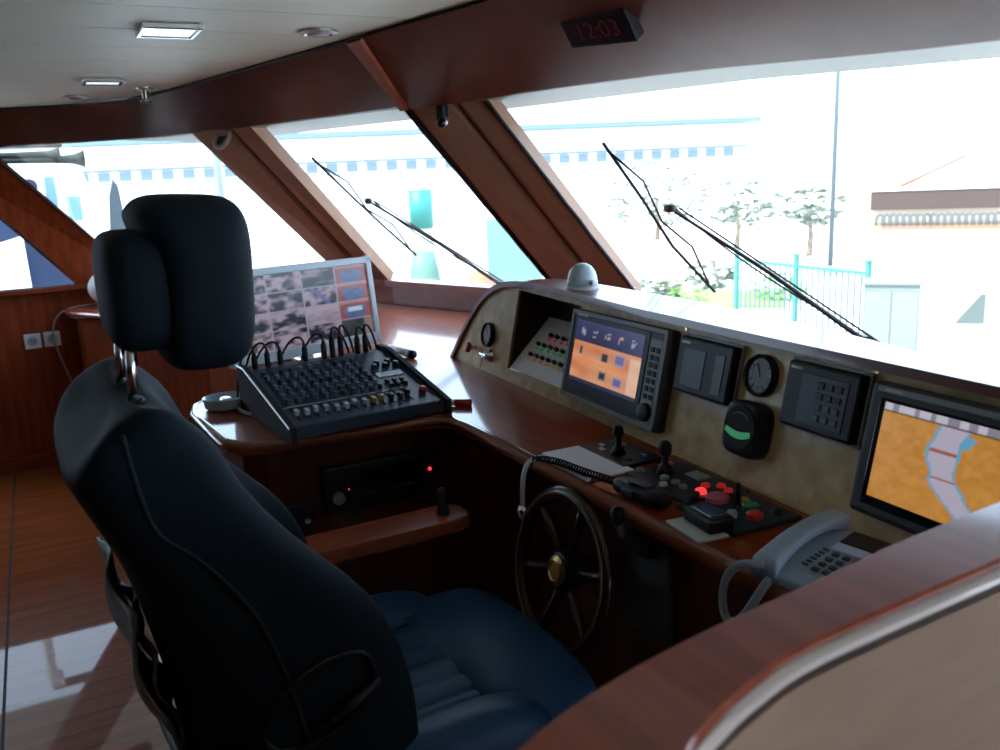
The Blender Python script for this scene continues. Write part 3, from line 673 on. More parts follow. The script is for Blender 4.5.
for ch in range(NCH):
    x = -MW/2 + .028 + ch*.0248
    for r in range(7):
        b = MB(); b.lathe([(.0072, 0), (.0062, .012), (.005, .013)], MT @ Vector((x, .132+.0305*r, 0)), 10, MTr); b.build('knob', (KN1, KN2, KN1, KN2)[(r+ch//4) % 4] if r else KN1, mx, 'auto')
for ch in range(13):
    x = -MW/2 + .026 + ch*.0248
    fy = .052 + .018*h2(ch, 3)
    o = mbox((x, .066, .001), (.003, .070, .0012)).build('fader', BLACKM, mx)
    cap = mbox((x, fy, .008), (.011, .017, .014), .002).build('fader_cap', YELLOW if ch in (8, 9) else (LGREY if ch < 8 else GREYD), o)
for k in range(6):
    mbox((.112+.012*(k % 3)*1.7, .135+.024*(k//3), .004), (.010, .014, .008), .001).build('button', GREYD, mx)
mbox((.140, .205, .001), (.075, .030, .0016)).build('effect_display', mat('mixer_effect_label', (.55, .64, .72), .4), mx)
for k in range(5):
    b = MB(); b.lathe([(.009, 0), (.008, .013), (.006, .014)], MT @ Vector((.115+.016*k, .250 + .02*(k % 2), 0)), 10, MTr); b.build('knob', NAVYP, mx, 'auto')
b = MB(); b.lathe([(.010, 0), (.009, .011), (.006, .013)], MT @ Vector((.172, .072, 0)), 14, MTr); b.build('main_button', RED, mx, True)
# jack plugs with cables along the top of the mixer
for i, (x, ln) in enumerate(((-.17, .03), (-.135, .032), (-.10, .03), (-.03, .034), (.025, .036), (.05, .05), (.075, .052), (.125, .04), (.15, .045))):
    j = thing('jack_cable', 'black audio plug with cable standing in the top row of the mixer', 'cable', MX @ Matrix.Translation((x, MDp/2-.026, H1)), 'audio plugs in the mixer')
    b = MB(); b.lathe([(.007, 0), (.008, .004), (.008, ln), (.004, ln+.014)], (0, 0, 0), 12); b.build('plug', BLACKM, j, True)
    b = MB(); side = (-1 if i < 5 else 1)*(.03+.05*h2(i, 2))
    b.tube(bez([(0, 0, ln+.012), (0, .01, ln+.05), (side*.6, .03, ln+.045), (side, .05, .0), (side*1.2, .060, -.10)], 14), .0032, 6); b.build('cable', RUBBER, j, True)

# monitor with camera tiles
def tiles(u, v):
    c, r = min(3, int(u*4)), min(3, int(v*4)); fu, fv = u*4-c, v*4-r
    if fu < .035 or fv < .04: return (.30, .27, .36)
    s = c*7 + r*13
    if c == 3 and r >= 1:
        k = vn(fu*4, fv*4, s); col = mixc((.20, .035, .035), (.32, .08, .07), k)
        d = abs(fu-.5)
        if fv < .75 and d < .36 - .3*abs(fv-.45): col = mixc((.05, .08, .20), (.09, .14, .30), vn(fu*5, fv*5, s+1))
        if r == 1 and abs(fv-.52) < .12 and d < .22: col = (.42, .55, .66)
        if fv > .85: col = mixc(col, (.5, .35, .3), .4)
        return col
    if c == 3: return mixc((.010, .015, .016), (.05, .055, .06), vn(fu*5, fv*5, 3)) if fu < .75 else (.22, .16, .15)
    k = .6*vn(fu*3.2, fv*3.2, s) + .4*vn(fu*8, fv*8, s+5)
    col = mixc((.010, .013, .022), (.34, .27, .35), (k-.40)*3.4)
    if c == 2 and r == 3: col = mixc(col, (.01, .014, .02), .75 if fv < .6 else .3)
    if c == 2 and r == 2 and abs(fu-.25-.5*(1-fv)) < .07: col = (.10, .10, .30)
    if c == 2 and r == 1: col = mixc(col, (.38, .32, .40), .6)
    if c == 0 and fu < .5: col = mixc(col, (.14, .13, .34) if r > 1 else (.2, .15, .12), .5)
    return col
mon = thing('monitor', 'white-framed flat monitor showing a grid of camera pictures behind the mixer', 'monitor', T(-2.583, 0.700, Z, math.radians(106.7)))
MM = Matrix.Translation((0, 0, .082)) @ Matrix.Rotation(math.radians(-6), 4, 'X') @ Matrix.Diagonal((1, 1, .93, 1))      # faces local -y
Rx = Matrix.Rotation(PI/2, 4, 'X')
b = MB(); b.box(MM @ Vector((0, .018, .148)), (.525, .030, .296), MM.to_3x3().to_4x4(), .008, 3); b.build('back_cover', WHITE, mon)
b = MB()
for (c, s) in (((0, 0, .284), (.525, .014, .024)), ((0, 0, .016), (.525, .014, .034)), ((-.251, 0, .15), (.022, .014, .296)), ((.251, 0, .15), (.022, .014, .296))): b.box(MM @ V(c), s, MM.to_3x3().to_4x4(), .004)
b.build('bezel', mat('white_blue_bezel', (.62, .70, .76), .35), mon)
picture('screen', tiles, .484, .242, 96, 64, mon, MM @ Matrix.Translation((0, .0005, .153)) @ Rx)
b = MB(); b.cyl((0, .03, 0.012), (0, .026, .12), .022, .018, 16); b.build('stand_neck', WHITE, mon, True)
b = MB(); b.lathe([(.11, 0), (.105, .010), (.05, .014)], (0, .03, 0), 32); b.build('stand_foot', WHITE, mon, 'auto')

# marker pen tube, red pen, clutter at the corner of the return
k = thing('rolled_tube', 'white tube with a black end cap lying on the desk right of the monitor', 'tube', T(-2.76, 1.065, Z, 0.1))
b = MB(); b.cyl((-.10, 0, .014), (.04, 0.0, .014), .013); b.build('barrel', WHITE, k, True)
b = MB(); b.cyl((.04, 0, .014), (.075, 0, .014), .0142); b.build('end_cap', BLACK, k, True)
k = tag(MB().box((0, 0, .006), (.07, .022, .012), None, .004).build('lighter', mat('brown_plastic', (.20, .07, .03), .4), None, False, T(-2.70, 1.030, Z, 0.1)), 'small brown lighter on the desk beside the white tube', 'lighter')
k = thing('red_marker', 'red-capped marker pen on the desk by the near corner of the mixer', 'pen', T(-2.035, 0.910, Z, 0.9))
b = MB(); b.cyl((-.06, 0, .009), (.012, 0, .009), .0085); b.build('barrel', WHITE, k, True)
b = MB(); b.cyl((.012, 0, .009), (.055, 0, .009), .0095); b.build('cap', RED, k, True)
k = thing('ashtray', 'shiny pale blue glass ashtray at the corner of the desk behind the chair', 'ashtray', T(-2.40, 0.40, Z))
b = MB(); b.lathe([(.045, 0), (.055, .006), (.060, .032), (.052, .034), (.046, .012), (.0, .010)], (0, 0, 0), 20); b.build('bowl', mat('pale_blue_glass', (.42, .58, .68), .12), k, 'auto')
b = MB(); b.pillow((.01, .0, .020), (.028, .018, .012), .7, .7, 8, 12); b.build('crumpled_wrapper', mat('silver_foil', (.7, .76, .82), .25, .8), k)
k = tag(MB().tube(bez([(-.20, .0, .006), (-.05, .06, .006), (.02, -.07, .007), (.10, .02, .006), (.16, .04, .006), (.10, .10, .006), (.02, .12, .006)], 40), .005, 6).build('white_cable', LGREY, None, True, T(-2.34, 0.42, Z)), 'pale cable curling round the ashtray at the left end of the mixer', 'cable')

# radio set in the return front (faces +x)
MR = frame((-2.028, 0.700, 0.715), Vector((-.03, 1, 0)).normalized(), Vector((0, 0, 1)), Vector((1, .03, 0)).normalized())
r = thing('marine_radio', 'black radio set with small red lights built into the desk front under the mixer', 'radio', MR)
b = MB(); b.box((0, 0, .008), (.31, .115, .022), None, .004); b.build('housing', BLACK, r)
b = MB(); b.box((.02, .022, .020), (.17, .030, .003), None, .001); b.build('display', LCDB, r)
for q in range(8):
    b = MB(); b.box((-.075+.021*q, -.025, .021), (.014, .009, .004), None, .001); b.build('key', GREYD, r)
b = MB(); b.lathe([(.016, 0), (.015, .014)], (-.125, -.020, .019), 18); b.build('knob', GREYP, r, 'auto')
b = MB(); b.lathe([(.0055, .018), (.0045, .022)], (.128, .004, 0), 12); b.build('power_light', LEDR, r)
b = MB(); b.lathe([(.0022, .018), (.002, .021)], (-.095, -.004, 0), 8); b.build('status_light', LEDR, r)
r = thing('tape_deck', 'black slim unit below the radio with a chrome knob in the desk front', 'radio', frame((-2.030, 0.53, 0.665), Vector((-.03, 1, 0)).normalized(), Vector((0, 0, 1)), Vector((1, .03, 0)).normalized()))
b = MB(); b.box((-.06, 0, .006), (.10, .06, .014), None, .003); b.build('housing', BLACK, r)
b = MB(); b.lathe([(.009, 0), (.008, .012)], (-.035, -.012, .012), 14); b.build('knob', CHROME, r, 'auto')

# ================================================================== STEERING WHEEL
MWh = Matrix.Translation((-1.355, 0.822, 0.695)) @ Matrix.Rotation(math.radians(90-12), 4, 'X')   # local z points aft and up
wh = thing('steering_wheel', 'dark wooden steering wheel with a brass hub in front of the helm chair', 'steering wheel', MWh)
b = MB(); b.tube([(.152*math.cos(2*PI*k/48), .152*math.sin(2*PI*k/48), 0) for k in range(48)], .014, 12, True); b.build('rim', mat('dark_walnut', (.022, .010, .006), .3, 0, None, 0, .3, .3), wh, True)
b = MB(); b.tube([(.152*math.cos(2*PI*k/48), .152*math.sin(2*PI*k/48), .0135) for k in range(48)], .003, 6, True); b.build('inlay', mat('dull_inlay', (.12, .07, .035), .35), wh, True)
for k in range(6):
    a = 2*PI*k/6 + .26; d = Vector((math.cos(a), math.sin(a), 0))
    b = MB(); b.tube([d*.03 + Vector((0, 0, -.012)), d*.07 + Vector((0, 0, -.010)), d*.11 + Vector((0, 0, -.006)), d*.150], [.012, .009, .011, .008], 10); b.build('spoke', mat('dark_walnut', (0, 0, 0)), wh, True)
b = MB(); b.lathe([(.042, -.025), (.044, -.005), (.036, .008), (.030, .010)], (0, 0, 0), 28); b.build('hub', BLACK, wh, 'auto')
b = MB(); b.lathe([(.030, .008), (.030, .014), (.020, .018), (.018, .015), (.0, .015)], (0, 0, 0), 28); b.build('hub_cap', BRASS, wh, 'auto')
b = MB(); b.cyl((0, 0, -.155), (0, 0, -.02), .026); b.build('column', BLACK, wh, True)
# chrome lever at the desk edge above the wheel
k = thing('chrome_lever', 'chrome control lever bent down from the desk edge above the steering wheel', 'lever', T(-1.53, 0.872, 0.862))
b = MB(); b.lathe([(.016, -.012), (.016, .004), (.012, .008)], (0, 0, 0), 16); b.build('mount', STEEL, k, True)
b = MB(); b.tube(bez([(0, -.004, .006), (-.004, -.03, 0), (.005, -.035, -.05), (.02, -.045, -.085)], 10), .007, 8); b.build('arm', STEEL, k, True)
b = MB(); b.pillow((.024, -.047, -.095), (.016, .013, .016), .8, .8, 8, 12); b.build('grip', CHROME, k, True)
k = thing('throttle_lever', 'black throttle lever on the desk front right of the steering wheel', 'lever', T(-1.19, 0.895, 0.80))
b = MB(); b.box((0, 0.004, 0), (.05, .02, .06), None, .005); b.build('mount', BLACK, k)
b = MB(); b.tube([(0, -.006, 0), (.0, -.045, .02), (.01, -.06, .055)], [.007, .006, .008], 8); b.build('arm', STEEL, k, True)
b = MB(); b.pillow((.012, -.062, .066), (.013, .013, .018), .8, .8, 8, 12); b.build('grip', BLACK, k, True)

# ================================================================== HELM CHAIR
MC = T(-1.335, 0.0, 0, math.radians(1.5))
ch = thing('helm_chair', 'dark blue leather helm chair with headrest and wooden armrest at the steering wheel', 'chair', MC)
LV = [(1.190, .045, .045, .045, .185), (1.189, .014, .095, .095, .215), (1.178, -.012, .132, .142, .236), (1.15, -.016, .148, .169, .242), (1.10, -.008, .155, .197, .244), (1.06, .004, .15, .195, .245), (.98, .034, .15, .240, .252), (.91, .052, .15, .306, .26), (.84, .066, .15, .342, .265), (.74, .084, .15, .358, .266), (.63, .10, .16, .350, .262), (.52, .112, .16, .33, .255), (.485, .13, .12, .26, .235)]
NS = 48
def backring(z, yr, tc, ts, wd):
    out = []
    for k in range(NS):
        a = 2*PI*k/NS; ca, sa = math.cos(a), math.sin(a)
        x = wd*math.copysign(abs(ca)**.55, ca); th = tc + (ts-tc)*min(1, abs(x/wd)/.84)**2.2
        yy = yr + th*(.5 + .5*math.copysign(abs(sa)**.5, sa)) if sa >= 0 else yr + th*(.5 - .5*abs(sa)**.5)
        out.append(Vector((x, yy, z + .47*(yy-.075)*min(1, max(0, (z-.98)/.2)) - .030*(1-abs(x/max(wd, .1))**4)*min(1, max(0, (z-1.10)/.07)))))
    return out
def lvl(z):
    L = LV[::-1]
    for p, q in zip(L, L[1:]):
        if p[0] <= z <= q[0]:
            t = (z-p[0])/(q[0]-p[0]); return tuple(lerp(a, c, t) for a, c in zip(p, q))
    return L[-1]
b = MB(); b.rings([backring(*l) for l in LV]); b.build('backrest', LEATHER, ch, True, sub=1)
# seams on the starboard flank and over the shoulder
def flank(z, f, s=1):            # f 0 rear .. 1 front
    z_, yr, tc, ts, wd = lvl(z); sa = 2*f-1
    sn = math.copysign(abs(sa)**2, sa); ca = math.sqrt(max(0, 1-min(1, abs(sn))**2))
    x = wd*(ca**.55); th = tc + (ts-tc)*abs(x/wd)**2.4
    return Vector((s*(x+.001), yr + th*f, z))
for s in (1, -1):
    b = MB(); b.tube(smooth_path([flank(1.17, .45, s), flank(1.10, .36, s), flank(1.04, .33, s), flank(1.0, .40, s), flank(.92, .42, s), flank(.82, .40, s), flank(.70, .40, s), flank(.56, .42, s)], 6), .0028, 6); b.build('seam', STITCH, ch, True)
    b = MB(); b.tube(smooth_path([flank(1.185, .86, s), flank(1.10, .90, s), flank(1.0, .92, s), flank(.9, .93, s), flank(.8, .93, s), flank(.66, .93, s)], 6), .0028, 6); b.build('seam', STITCH, ch, True)
# recline recess and lever on the starboard flank
ov = []
for k in range(40):
    a = 2*PI*k/40; f = .50 + .25*math.cos(a); z = .76 + .052*math.sin(a) + .03*math.cos(a)
    p = flank(z, f); ov.append(p + Vector((.003, 0, 0)))
b = MB(); b.tube(ov, .004, 6, True); b.build('recess_ring', BLACK, ch, True)
b = MB(); b.tube([flank(.72, .44)+Vector((.008, 0, 0)), flank(.745, .58)+Vector((.012, 0, 0)), flank(.765, .75)+Vector((.010, 0, 0))], [.006, .009, .005], 8); b.build('recline_lever', BLACK, ch, True)
# headrest on two chrome posts
b = MB(); b.pillow((0, .187, 1.325), (.130, .084, .124), .48, .6, 24, 40, Matrix.Rotation(math.radians(-3), 4, 'X'), lambda p: Vector((p.x, (p.y if p.y > 0 else p.y*(1-.40*min(1, max(0, (.095-p.z)/.06)))), p.z))); hd = b.build('headrest', LEATHER, ch, True)
b = MB(); b.pillow((0, .115, 1.320), (.116, .046, .083), .5, .55, 16, 32); b.build('rear_pad', LEATHER, hd, True)
for s in (-1, 1):
    b = MB(); b.cyl((s*.068, .085, 1.13), (s*.068, .097, 1.29), .0075, None, 14); b.build('headrest_post', CHROME, ch, True)
    b = MB(); b.lathe([(.018, -.004), (.018, .004), (.011, .008)], (s*.068, .086, 1.166), 20, Matrix.Rotation(.45, 4, 'X')); b.build('post_collar', BLACK, ch, True)
# seat
b = MB()
def pleat(x, y): return .590 + .006*abs(math.sin(x*PI/.062))**.5 - .04*max(0, (abs(x)-.13)/.05)**2
nx_, ny_ = 72, 24
g = [[Vector((-.18+.36*i/nx_, .20+.38*j/ny_, pleat(-.18+.36*i/nx_, .20+.38*j/ny_))) for i in range(nx_+1)] for j in range(ny_+1)]
b.rings(g, cap=False, closed=False); ins = b.build('seat_insert', SEATL, ch, True)
b = MB(); b.box((0, .44, .505), (.46, .52, .10), None, .03, 3); b.build('seat_base', LEATHER, ch)
b = MB(); b.pillow((0, .645, .530), (.265, .115, .085), .55, .42, 16, 40, None, lambda p: Vector((p.x, p.y + .02*(1-(p.x/.265)**2), p.z))); b.build('front_roll', SEATL, ch, True)
for s in (-1, 1):
    b = MB(); b.pillow((s*.222, .41, .545), (.062, .235, .082), .6, .5, 16, 32, Matrix.Rotation(-s*.18, 4, 'Y')); b.build('side_bolster', SEATL, ch, True)
    b = MB(); b.tube([(s*.165, .24+.03*k, .598) for k in range(12)], .0022, 6); b.build('seam', STITCH, ch, True)
# armrest on the port side with a joystick
b = MB(); b.prism([(-.375, .17, .705), (-.265, .17, .705), (-.265, .63, .705), (-.262, .735, .705), (-.275, .765, .705), (-.30, .776, .705), (-.345, .774, .705), (-.372, .75, .705)], (0, 0, .030)); bmesh.ops.bevel(b.bm, geom=list(b.bm.edges), offset=.006, segments=2, affect='EDGES', profile=.5); ar = b.build('armrest', W_Y, ch)
b = MB(); b.lathe([(.015, 0), (.015, .006), (.009, .022), (.0055, .028), (.005, .040)], (-.315, .72, .735), 16); b.pillow((-.315, .72, .783), (.010, .010, .012), .9, .9, 8, 12); b.build('joystick', BLACK, ar, True)
b = MB(); b.box((-.315, .30, .60), (.05, .30, .20), None, .01); b.build('arm_bracket', BLACK, ch)
# pedestal
b = MB(); b.lathe([(.28, 0), (.28, .015), (.12, .03), (.075, .05), (.07, .40), (.12, .43), (.12, .455)], (0, .36, 0), 36); b.build('pedestal', BLACK, ch, 'auto')
# map pocket sagging off the back
def pocket(z0, z1, out, thick, wd, top=0):
    rows = []
    for j in range(11):
        t = j/10; z = lerp(z0, z1, t); yr = lvl(min(1.2, max(.49, z)))[1]
        o = out*math.sin(PI*min(1, .12+t*.88))**.7
        rows.append([Vector((wd*x, yr - .006 - o*(1-.35*abs(x)**2) - .008*math.sin(5*x+9*t), z + .012*math.sin(3*x+2)*(1-t))) for x in [-1+2*i/12 for i in range(13)]])
    m_ = MB(); m_.rings(rows, False, False); m_.rings([[p+Vector((0, thick, 0)) for p in r_] for r_ in rows], False, False)
    for e0, e1 in ((0, 0), (10, 10)):
        m_.rings([rows[e0], [p+Vector((0, thick, 0)) for p in rows[e1]]], False, False)
    for i in (0, 12):
        m_.rings([[r_[i] for r_ in rows], [r_[i]+Vector((0, thick, 0)) for r_ in rows]], False, False)
    bmesh.ops.remove_doubles(m_.bm, verts=m_.bm.verts, dist=1e-5)
    return m_
PK = noise_mat('worn_grey_leather', (.09, .11, .11), (.16, .185, .185), (1, 1, 1), 40, .6)
pk = pocket(.915, .625, .034, .006, .165).build('map_pocket', PK, ch, True)
pocket(.84, .66, .012, .005, .135).build('inner_sleeve', PK, pk, True)
b = MB(); b.tube([(-.15+.30*i/12, lvl(.66)[1]-.012-.01*(1-(1-2*i/12)**2), .66) for i in range(13)], .010, 8); b.build('pocket_hem', PK, pk, True)

# ================================================================== PARTITION WITH RAIL (right foreground)
INN = [(-.524, .868), (-.519, .848), (-.509, .685), (-.492, .537), (-.478, .412), (-.458, .307), (-.430, .226), (-.389, .156), (-.327, .093), (-.233, .047)]
OUTR = [(-.447, .868), (-.442, .825), (-.433, .720), (-.427, .580), (-.420, .461), (-.404, .393), (-.387, .345), (-.369, .311), (-.327, .265), (-.265, .226)]
RZ = 1.10
pi_ = smooth_path([(x, y, 0) for x, y in INN], 6); po_ = smooth_path([(x, y, 0) for x, y in OUTR], 6)
pr = thing('partition', 'low curved partition with a glossy cherry cap rail in the right foreground', 'partition', T(-.45, .4, 0))
def pl(p, z): return Vector((p.x+.45, p.y-.4, z))
def rail(name, m, prof, smooth='auto'):
    b = MB(); b.rings([prof(a, c, (c-a).normalized()) for a, c in zip(pi_, po_)]); return b.build(name, m, pr, smooth)
rail('cap_rail', W_TOP, lambda a, c, d: [pl(a, RZ-.030), pl(a, RZ-.0035), pl(a+d*.0028, RZ), pl(c-d*.003, RZ), pl(c, RZ-.003), pl(c, RZ-.007)], False)
rail('moulding', MOLD, lambda a, c, d: [pl(c-d*.02, RZ-.007), pl(c+d*.004, RZ-.007), pl(c+d*.0095, RZ-.010), pl(c+d*.0105, RZ-.0145), pl(c+d*.006, RZ-.019), pl(c-d*.02, RZ-.020)])
rail('groove', mat('dark_brown_groove', (.03, .012, .007), .5), lambda a, c, d: [pl(c-d*.02, RZ-.020), pl(c+d*.0045, RZ-.020), pl(c+d*.0045, RZ-.026), pl(c-d*.02, RZ-.026)])
rail('panel', PANELM, lambda a, c, d: [pl(a+d*.012, 0.0), pl(a+d*.012, RZ-.028), pl(c+d*.0075, RZ-.0255), pl(c+d*.0075, 0.0)])

# ================================================================== CEILING AND WALL FITTINGS
def rectlamp(x, y, a, c, label):
    m = thing('ceiling_light', label, 'ceiling light', T(x, y, CZ))
    b = MB()
    for (cc, s) in (((0, c/2, -.008), (a+.02, .014, .016)), ((0, -c/2, -.008), (a+.02, .014, .016)), ((a/2, 0, -.008), (.014, c, .016)), ((-a/2, 0, -.008), (.014, c, .016))): b.box(cc, s, None, .003)
    b.build('frame', CHROME, m)
    b = MB(); b.box((0, 0, -.006), (a-.008, c-.008, .008)); b.build('diffuser', LAMPD, m)
    return m
rectlamp(-2.52, .385, .14, .135, 'larger rectangular ceiling light nearest the camera')
rectlamp(-3.66, .305, .10, .125, 'thin rectangular ceiling light further away towards the port side')
def downl(x, y, label, dk=False):
    m = thing('downlight', label, 'downlight', T(x, y, CZ))
    b = MB(); b.lathe([(.055, 0), (.055, -.006), (.040, -.010), (.034, -.004)], (0, 0, 0), 28); b.build('ring', STEEL, m, 'auto')
    b = MB(); b.lathe([(.034, -.002), (.030, -.010), (.012, -.013)], (0, 0, 0), 20); b.build('lens', GREYD if dk else LGREY, m, True)
downl(-2.49, .775, 'round downlight close to the wooden header')
downl(-4.26, .24, 'round dark downlight furthest back on the port side of the ceiling', True)
m = thing('sprinkler_head', 'small dark sprinkler head hanging at the far ceiling edge', 'sprinkler', T(-3.93, .48, CZ))
b = MB(); b.lathe([(.035, 0), (.034, -.006), (.014, -.010), (.010, -.045), (.022, -.050), (.022, -.054)], (0, 0, 0), 20); b.build('body', STEEL, m, 'auto')
b = MB(); b.lathe([(.020, -.054), (.020, -.058)], (0, 0, 0), 16); b.build('deflector', GREYD, m)

# digital clock on the header
hc = [V((*CE[6], CZ)), V((*CE[7], CZ)), V(HEAD[7]), V(HEAD[6])]
cu = (hc[1]-hc[0]).normalized(); cn0 = cu.cross(hc[3]-hc[0]).normalized()
if cn0.y > 0: cn0 = -cn0
cv = cn0.cross(cu)
ck_u = Vector((1, .25, -.06)).normalized(); ck_v = Vector((.155, -.622, .766)); ck_v = (ck_v - ck_u*ck_v.dot(ck_u)).normalized(); ck_n = ck_u.cross(ck_v)
CLOCKM = frame(Vector((-1.812, 1.24, 1.786)) + ck_n*.019 + ck_u*.022 + ck_v*.010, ck_u, ck_v, ck_n)
cl = thing('digital_clock', 'dark wall clock with dim red digits on the wooden header above the window', 'clock', CLOCKM)
b = MB(); b.box((0, 0, -.012), (.205, .085, .034), None, .004); b.build('case', BLACK, cl)
b = MB(); b.box((0, 0, .0055), (.185, .066, .002)); b.build('window', mat('dark_red_filter', (.02, .006, .009), .35, spec=.2), cl)
txt('digits', '12:03', .062, DIGIT, cl, Matrix.Translation((0.004, 0, .0072)))

# ring lamp and small camera on the window posts
m = thing('ring_speaker', 'round pale ring fitting at the top of the left window post', 'fitting', frame((-3.86, .765, 1.652), Vector((.88, .46, 0)).normalized(), Vector((-.2, .4, .8)).normalized(), Vector((.43, -.75, .5)).normalized()))
b = MB(); b.tube([(.042*math.cos(2*PI*k/32), .042*math.sin(2*PI*k/32), .020) for k in range(32)], .010, 8, True); b.build('ring', mat('aged_grey_ring', (.36, .33, .28), .4), m, True)
b = MB(); b.lathe([(.040, .004), (.040, .016), (.02, .020)], (0, 0, 0), 24); b.build('grille', GREYD, m, 'auto')
m = thing('small_camera', 'small silver camera at the top of the middle window post', 'camera', T(-2.70, 1.235, 1.645, .5))
b = MB(); b.box((0, .0, .022), (.03, .03, .05), None, .003); b.build('bracket', BLACK, m)
b = MB(); b.cyl((0, .01, 0), (.03, -.045, -.012), .017); b.build('body', STEEL, m, True)
b = MB(); b.cyl((.029, -.044, -.0117), (.033, -.051, -.0132), .014); b.build('lens', LCDB, m, True)

# sockets on the port wall
def socket(y, z, label):
    m = thing('wall_socket', label, 'socket', frame((-5.259, y, z), (0, 1, 0), (0, 0, 1), (1, 0, 0)))
    b = MB(); b.box((0, 0, .005), (.080, .080, .010), None, .003); b.build('plate', WHITE, m)
    b = MB(); b.tube([(.022*math.cos(2*PI*k/24), .022*math.sin(2*PI*k/24), .010) for k in range(24)], .003, 6, True); b.build('rim', LGREY, m, True)
    b = MB(); b.lathe([(.020, .0095), (.019, .0108)], (0, 0, 0), 20); b.build('well', LGREY, m)
    b = MB(); b.box((-.008, 0, .011), (.005, .005, .001)); b.box((.008, 0, .011), (.005, .005, .001)); b.build('holes', BLACK, m)
    return m
socket(-.083, .706, 'left one of the two white wall sockets, nothing plugged in')
socket(.012, .708, 'right one of the two white wall sockets, with cables')
m = thing('power_cable', 'pale cable rising from the right wall socket to the port desk', 'cable', T(-5.24, .02, .70))
b = MB(); b.cyl((-.008, -.008, .006), (.03, -.008, .006), .014); b.build('plug', LGREY, m, True)
b = MB(); b.tube(bez([(.03, -.008, .006), (.05, 0, .02), (.035, .0, .17), (.03, .05, .17), (.03, .12, .172), (.03, .25, .18)], 16), .006, 6); b.tube(bez([(.02, -.0, 0), (.05, .01, -.06), (.03, .03, -.15), (.03, .06, -.25)], 12), .006, 6); b.build('wire', mat('cable_grey', (.34, .28, .27), .6), m, True)
m = thing('globe_speaker', 'round white ball speaker at the window corner behind the headrest', 'speaker', T(-5.12, .30, .90))
b = MB(); b.lathe([(.05, 0), (.05, .01), (.02, .02), (.02, .03)], (0, 0, -.03), 20); b.build('foot', GREYP, m, 'auto')
b = MB(); b.pillow((0, 0, .07), (.085, .085, .085), 1, 1, 16, 24); b.build('ball', WHITE, m, True)

# ================================================================== WIPERS (outside, on the glass)
def wiper(label, blade, arm0, hub, dd):
    m = thing('windscreen_wiper', label, 'wiper', T(*arm0))
    o = V(arm0); Lc = lambda p: V(p)-o
    bl = [Lc(p) for p in blade]
    b = MB(); b.tube(bl, .0055, 6); b.build('blade', RUBBER, m, True)
    n_ = V(dd); off = Vector((0.035, .02, .0))
    mid = [bl[0].lerp(bl[-1], t) for t in (.06, .28, .5, .72, .94)]
    for a, c in ((0, 2), (2, 4)):
        b = MB(); b.tube([mid[a], mid[a].lerp(mid[c], .5)+n_*.035, mid[c] if a else mid[c]], .004, 6); b.build('blade_bridge', BLACK, m, True)
    b = MB(); b.pillow(Lc(hub), (.022, .014, .014), .6, .6, 8, 12); b.build('pivot_head', BLACK, m, True)
    b = MB(); b.tube([Vector((0, 0, 0)), Lc(hub).lerp(Vector((0, 0, 0)), .5)+n_*.01, Lc(hub)], [.009, .007, .005], 8); b.build('arm', BLACK, m, True)
    b = MB(); b.tube([off, Lc(hub)+off*.8], [.004, .0035], 6); b.build('guide_rod', BLACK, m, True)
    b = MB(); b.lathe([(.026, -.04), (.026, .0), (.018, .02)], (0, 0, 0), 16); b.build('spindle', BLACK, m, 'auto')
    b = MB(); b.tube(bez([Lc(hub)+Vector((0, .02, 0)), Lc(hub)*.6+Vector((0.03, .03, -.06)), Lc(hub)*.3+Vector((0, .04, -.02)), Vector((0, .02, 0))], 12), .003, 5); b.build('washer_hose', RUBBER, m, True)
wiper('long double-armed windscreen wiper on the big right-hand window pane', [(-2.355, 1.629, 1.546), (-2.375, 1.80, 1.36), (-2.385, 1.93, 1.20), (-2.347, 2.089, 1.029)], (-1.90, 2.33, .885), (-2.285, 1.838, 1.333), (.1, .7, .6))
wiper('windscreen wiper on the middle pane left of the wide post', [(-3.673, 1.072, 1.568), (-3.72, 1.25, 1.40), (-3.75, 1.39, 1.27), (-3.79, 1.56, 1.12)], (-3.46, 1.84, .975), (-3.66, 1.30, 1.38), (-.2, .7, .6))

# ================================================================== OUTSIDE
GZ = -1.45
b = MB(); b.box((-30, 30, GZ-.1), (160, 120, .2)); struct(b.build('floor_quay', CONC))
# horn trumpets on the cabin side roof
m = thing('air_horn', 'grey twin trumpet air horn outside beyond the far left window pane', 'horn', T(-6.0, -.05, 1.675))
for (dz, y1, r) in ((0, .39, .055), (.03, .26, .045)):
    b = MB(); pts = [(0, -.25, dz), (0, 0, dz), (0, y1-.14, dz), (0, y1-.06, dz), (0, y1-.02, dz), (0, y1, dz)]; b.tube(pts, [.016, .018, .022, r*.55, r*.8, r], 14); b.build('trumpet', mat('horn_grey_green', (.012, .018, .016), .6, spec=.2), m, True)
b = MB(); b.box((0, -.22, -.03), (.05, .08, .10), None, .01); b.cyl((0, -.24, -3.1), (0, -.24, -.04), .03); b.build('mount', WHITE, m)
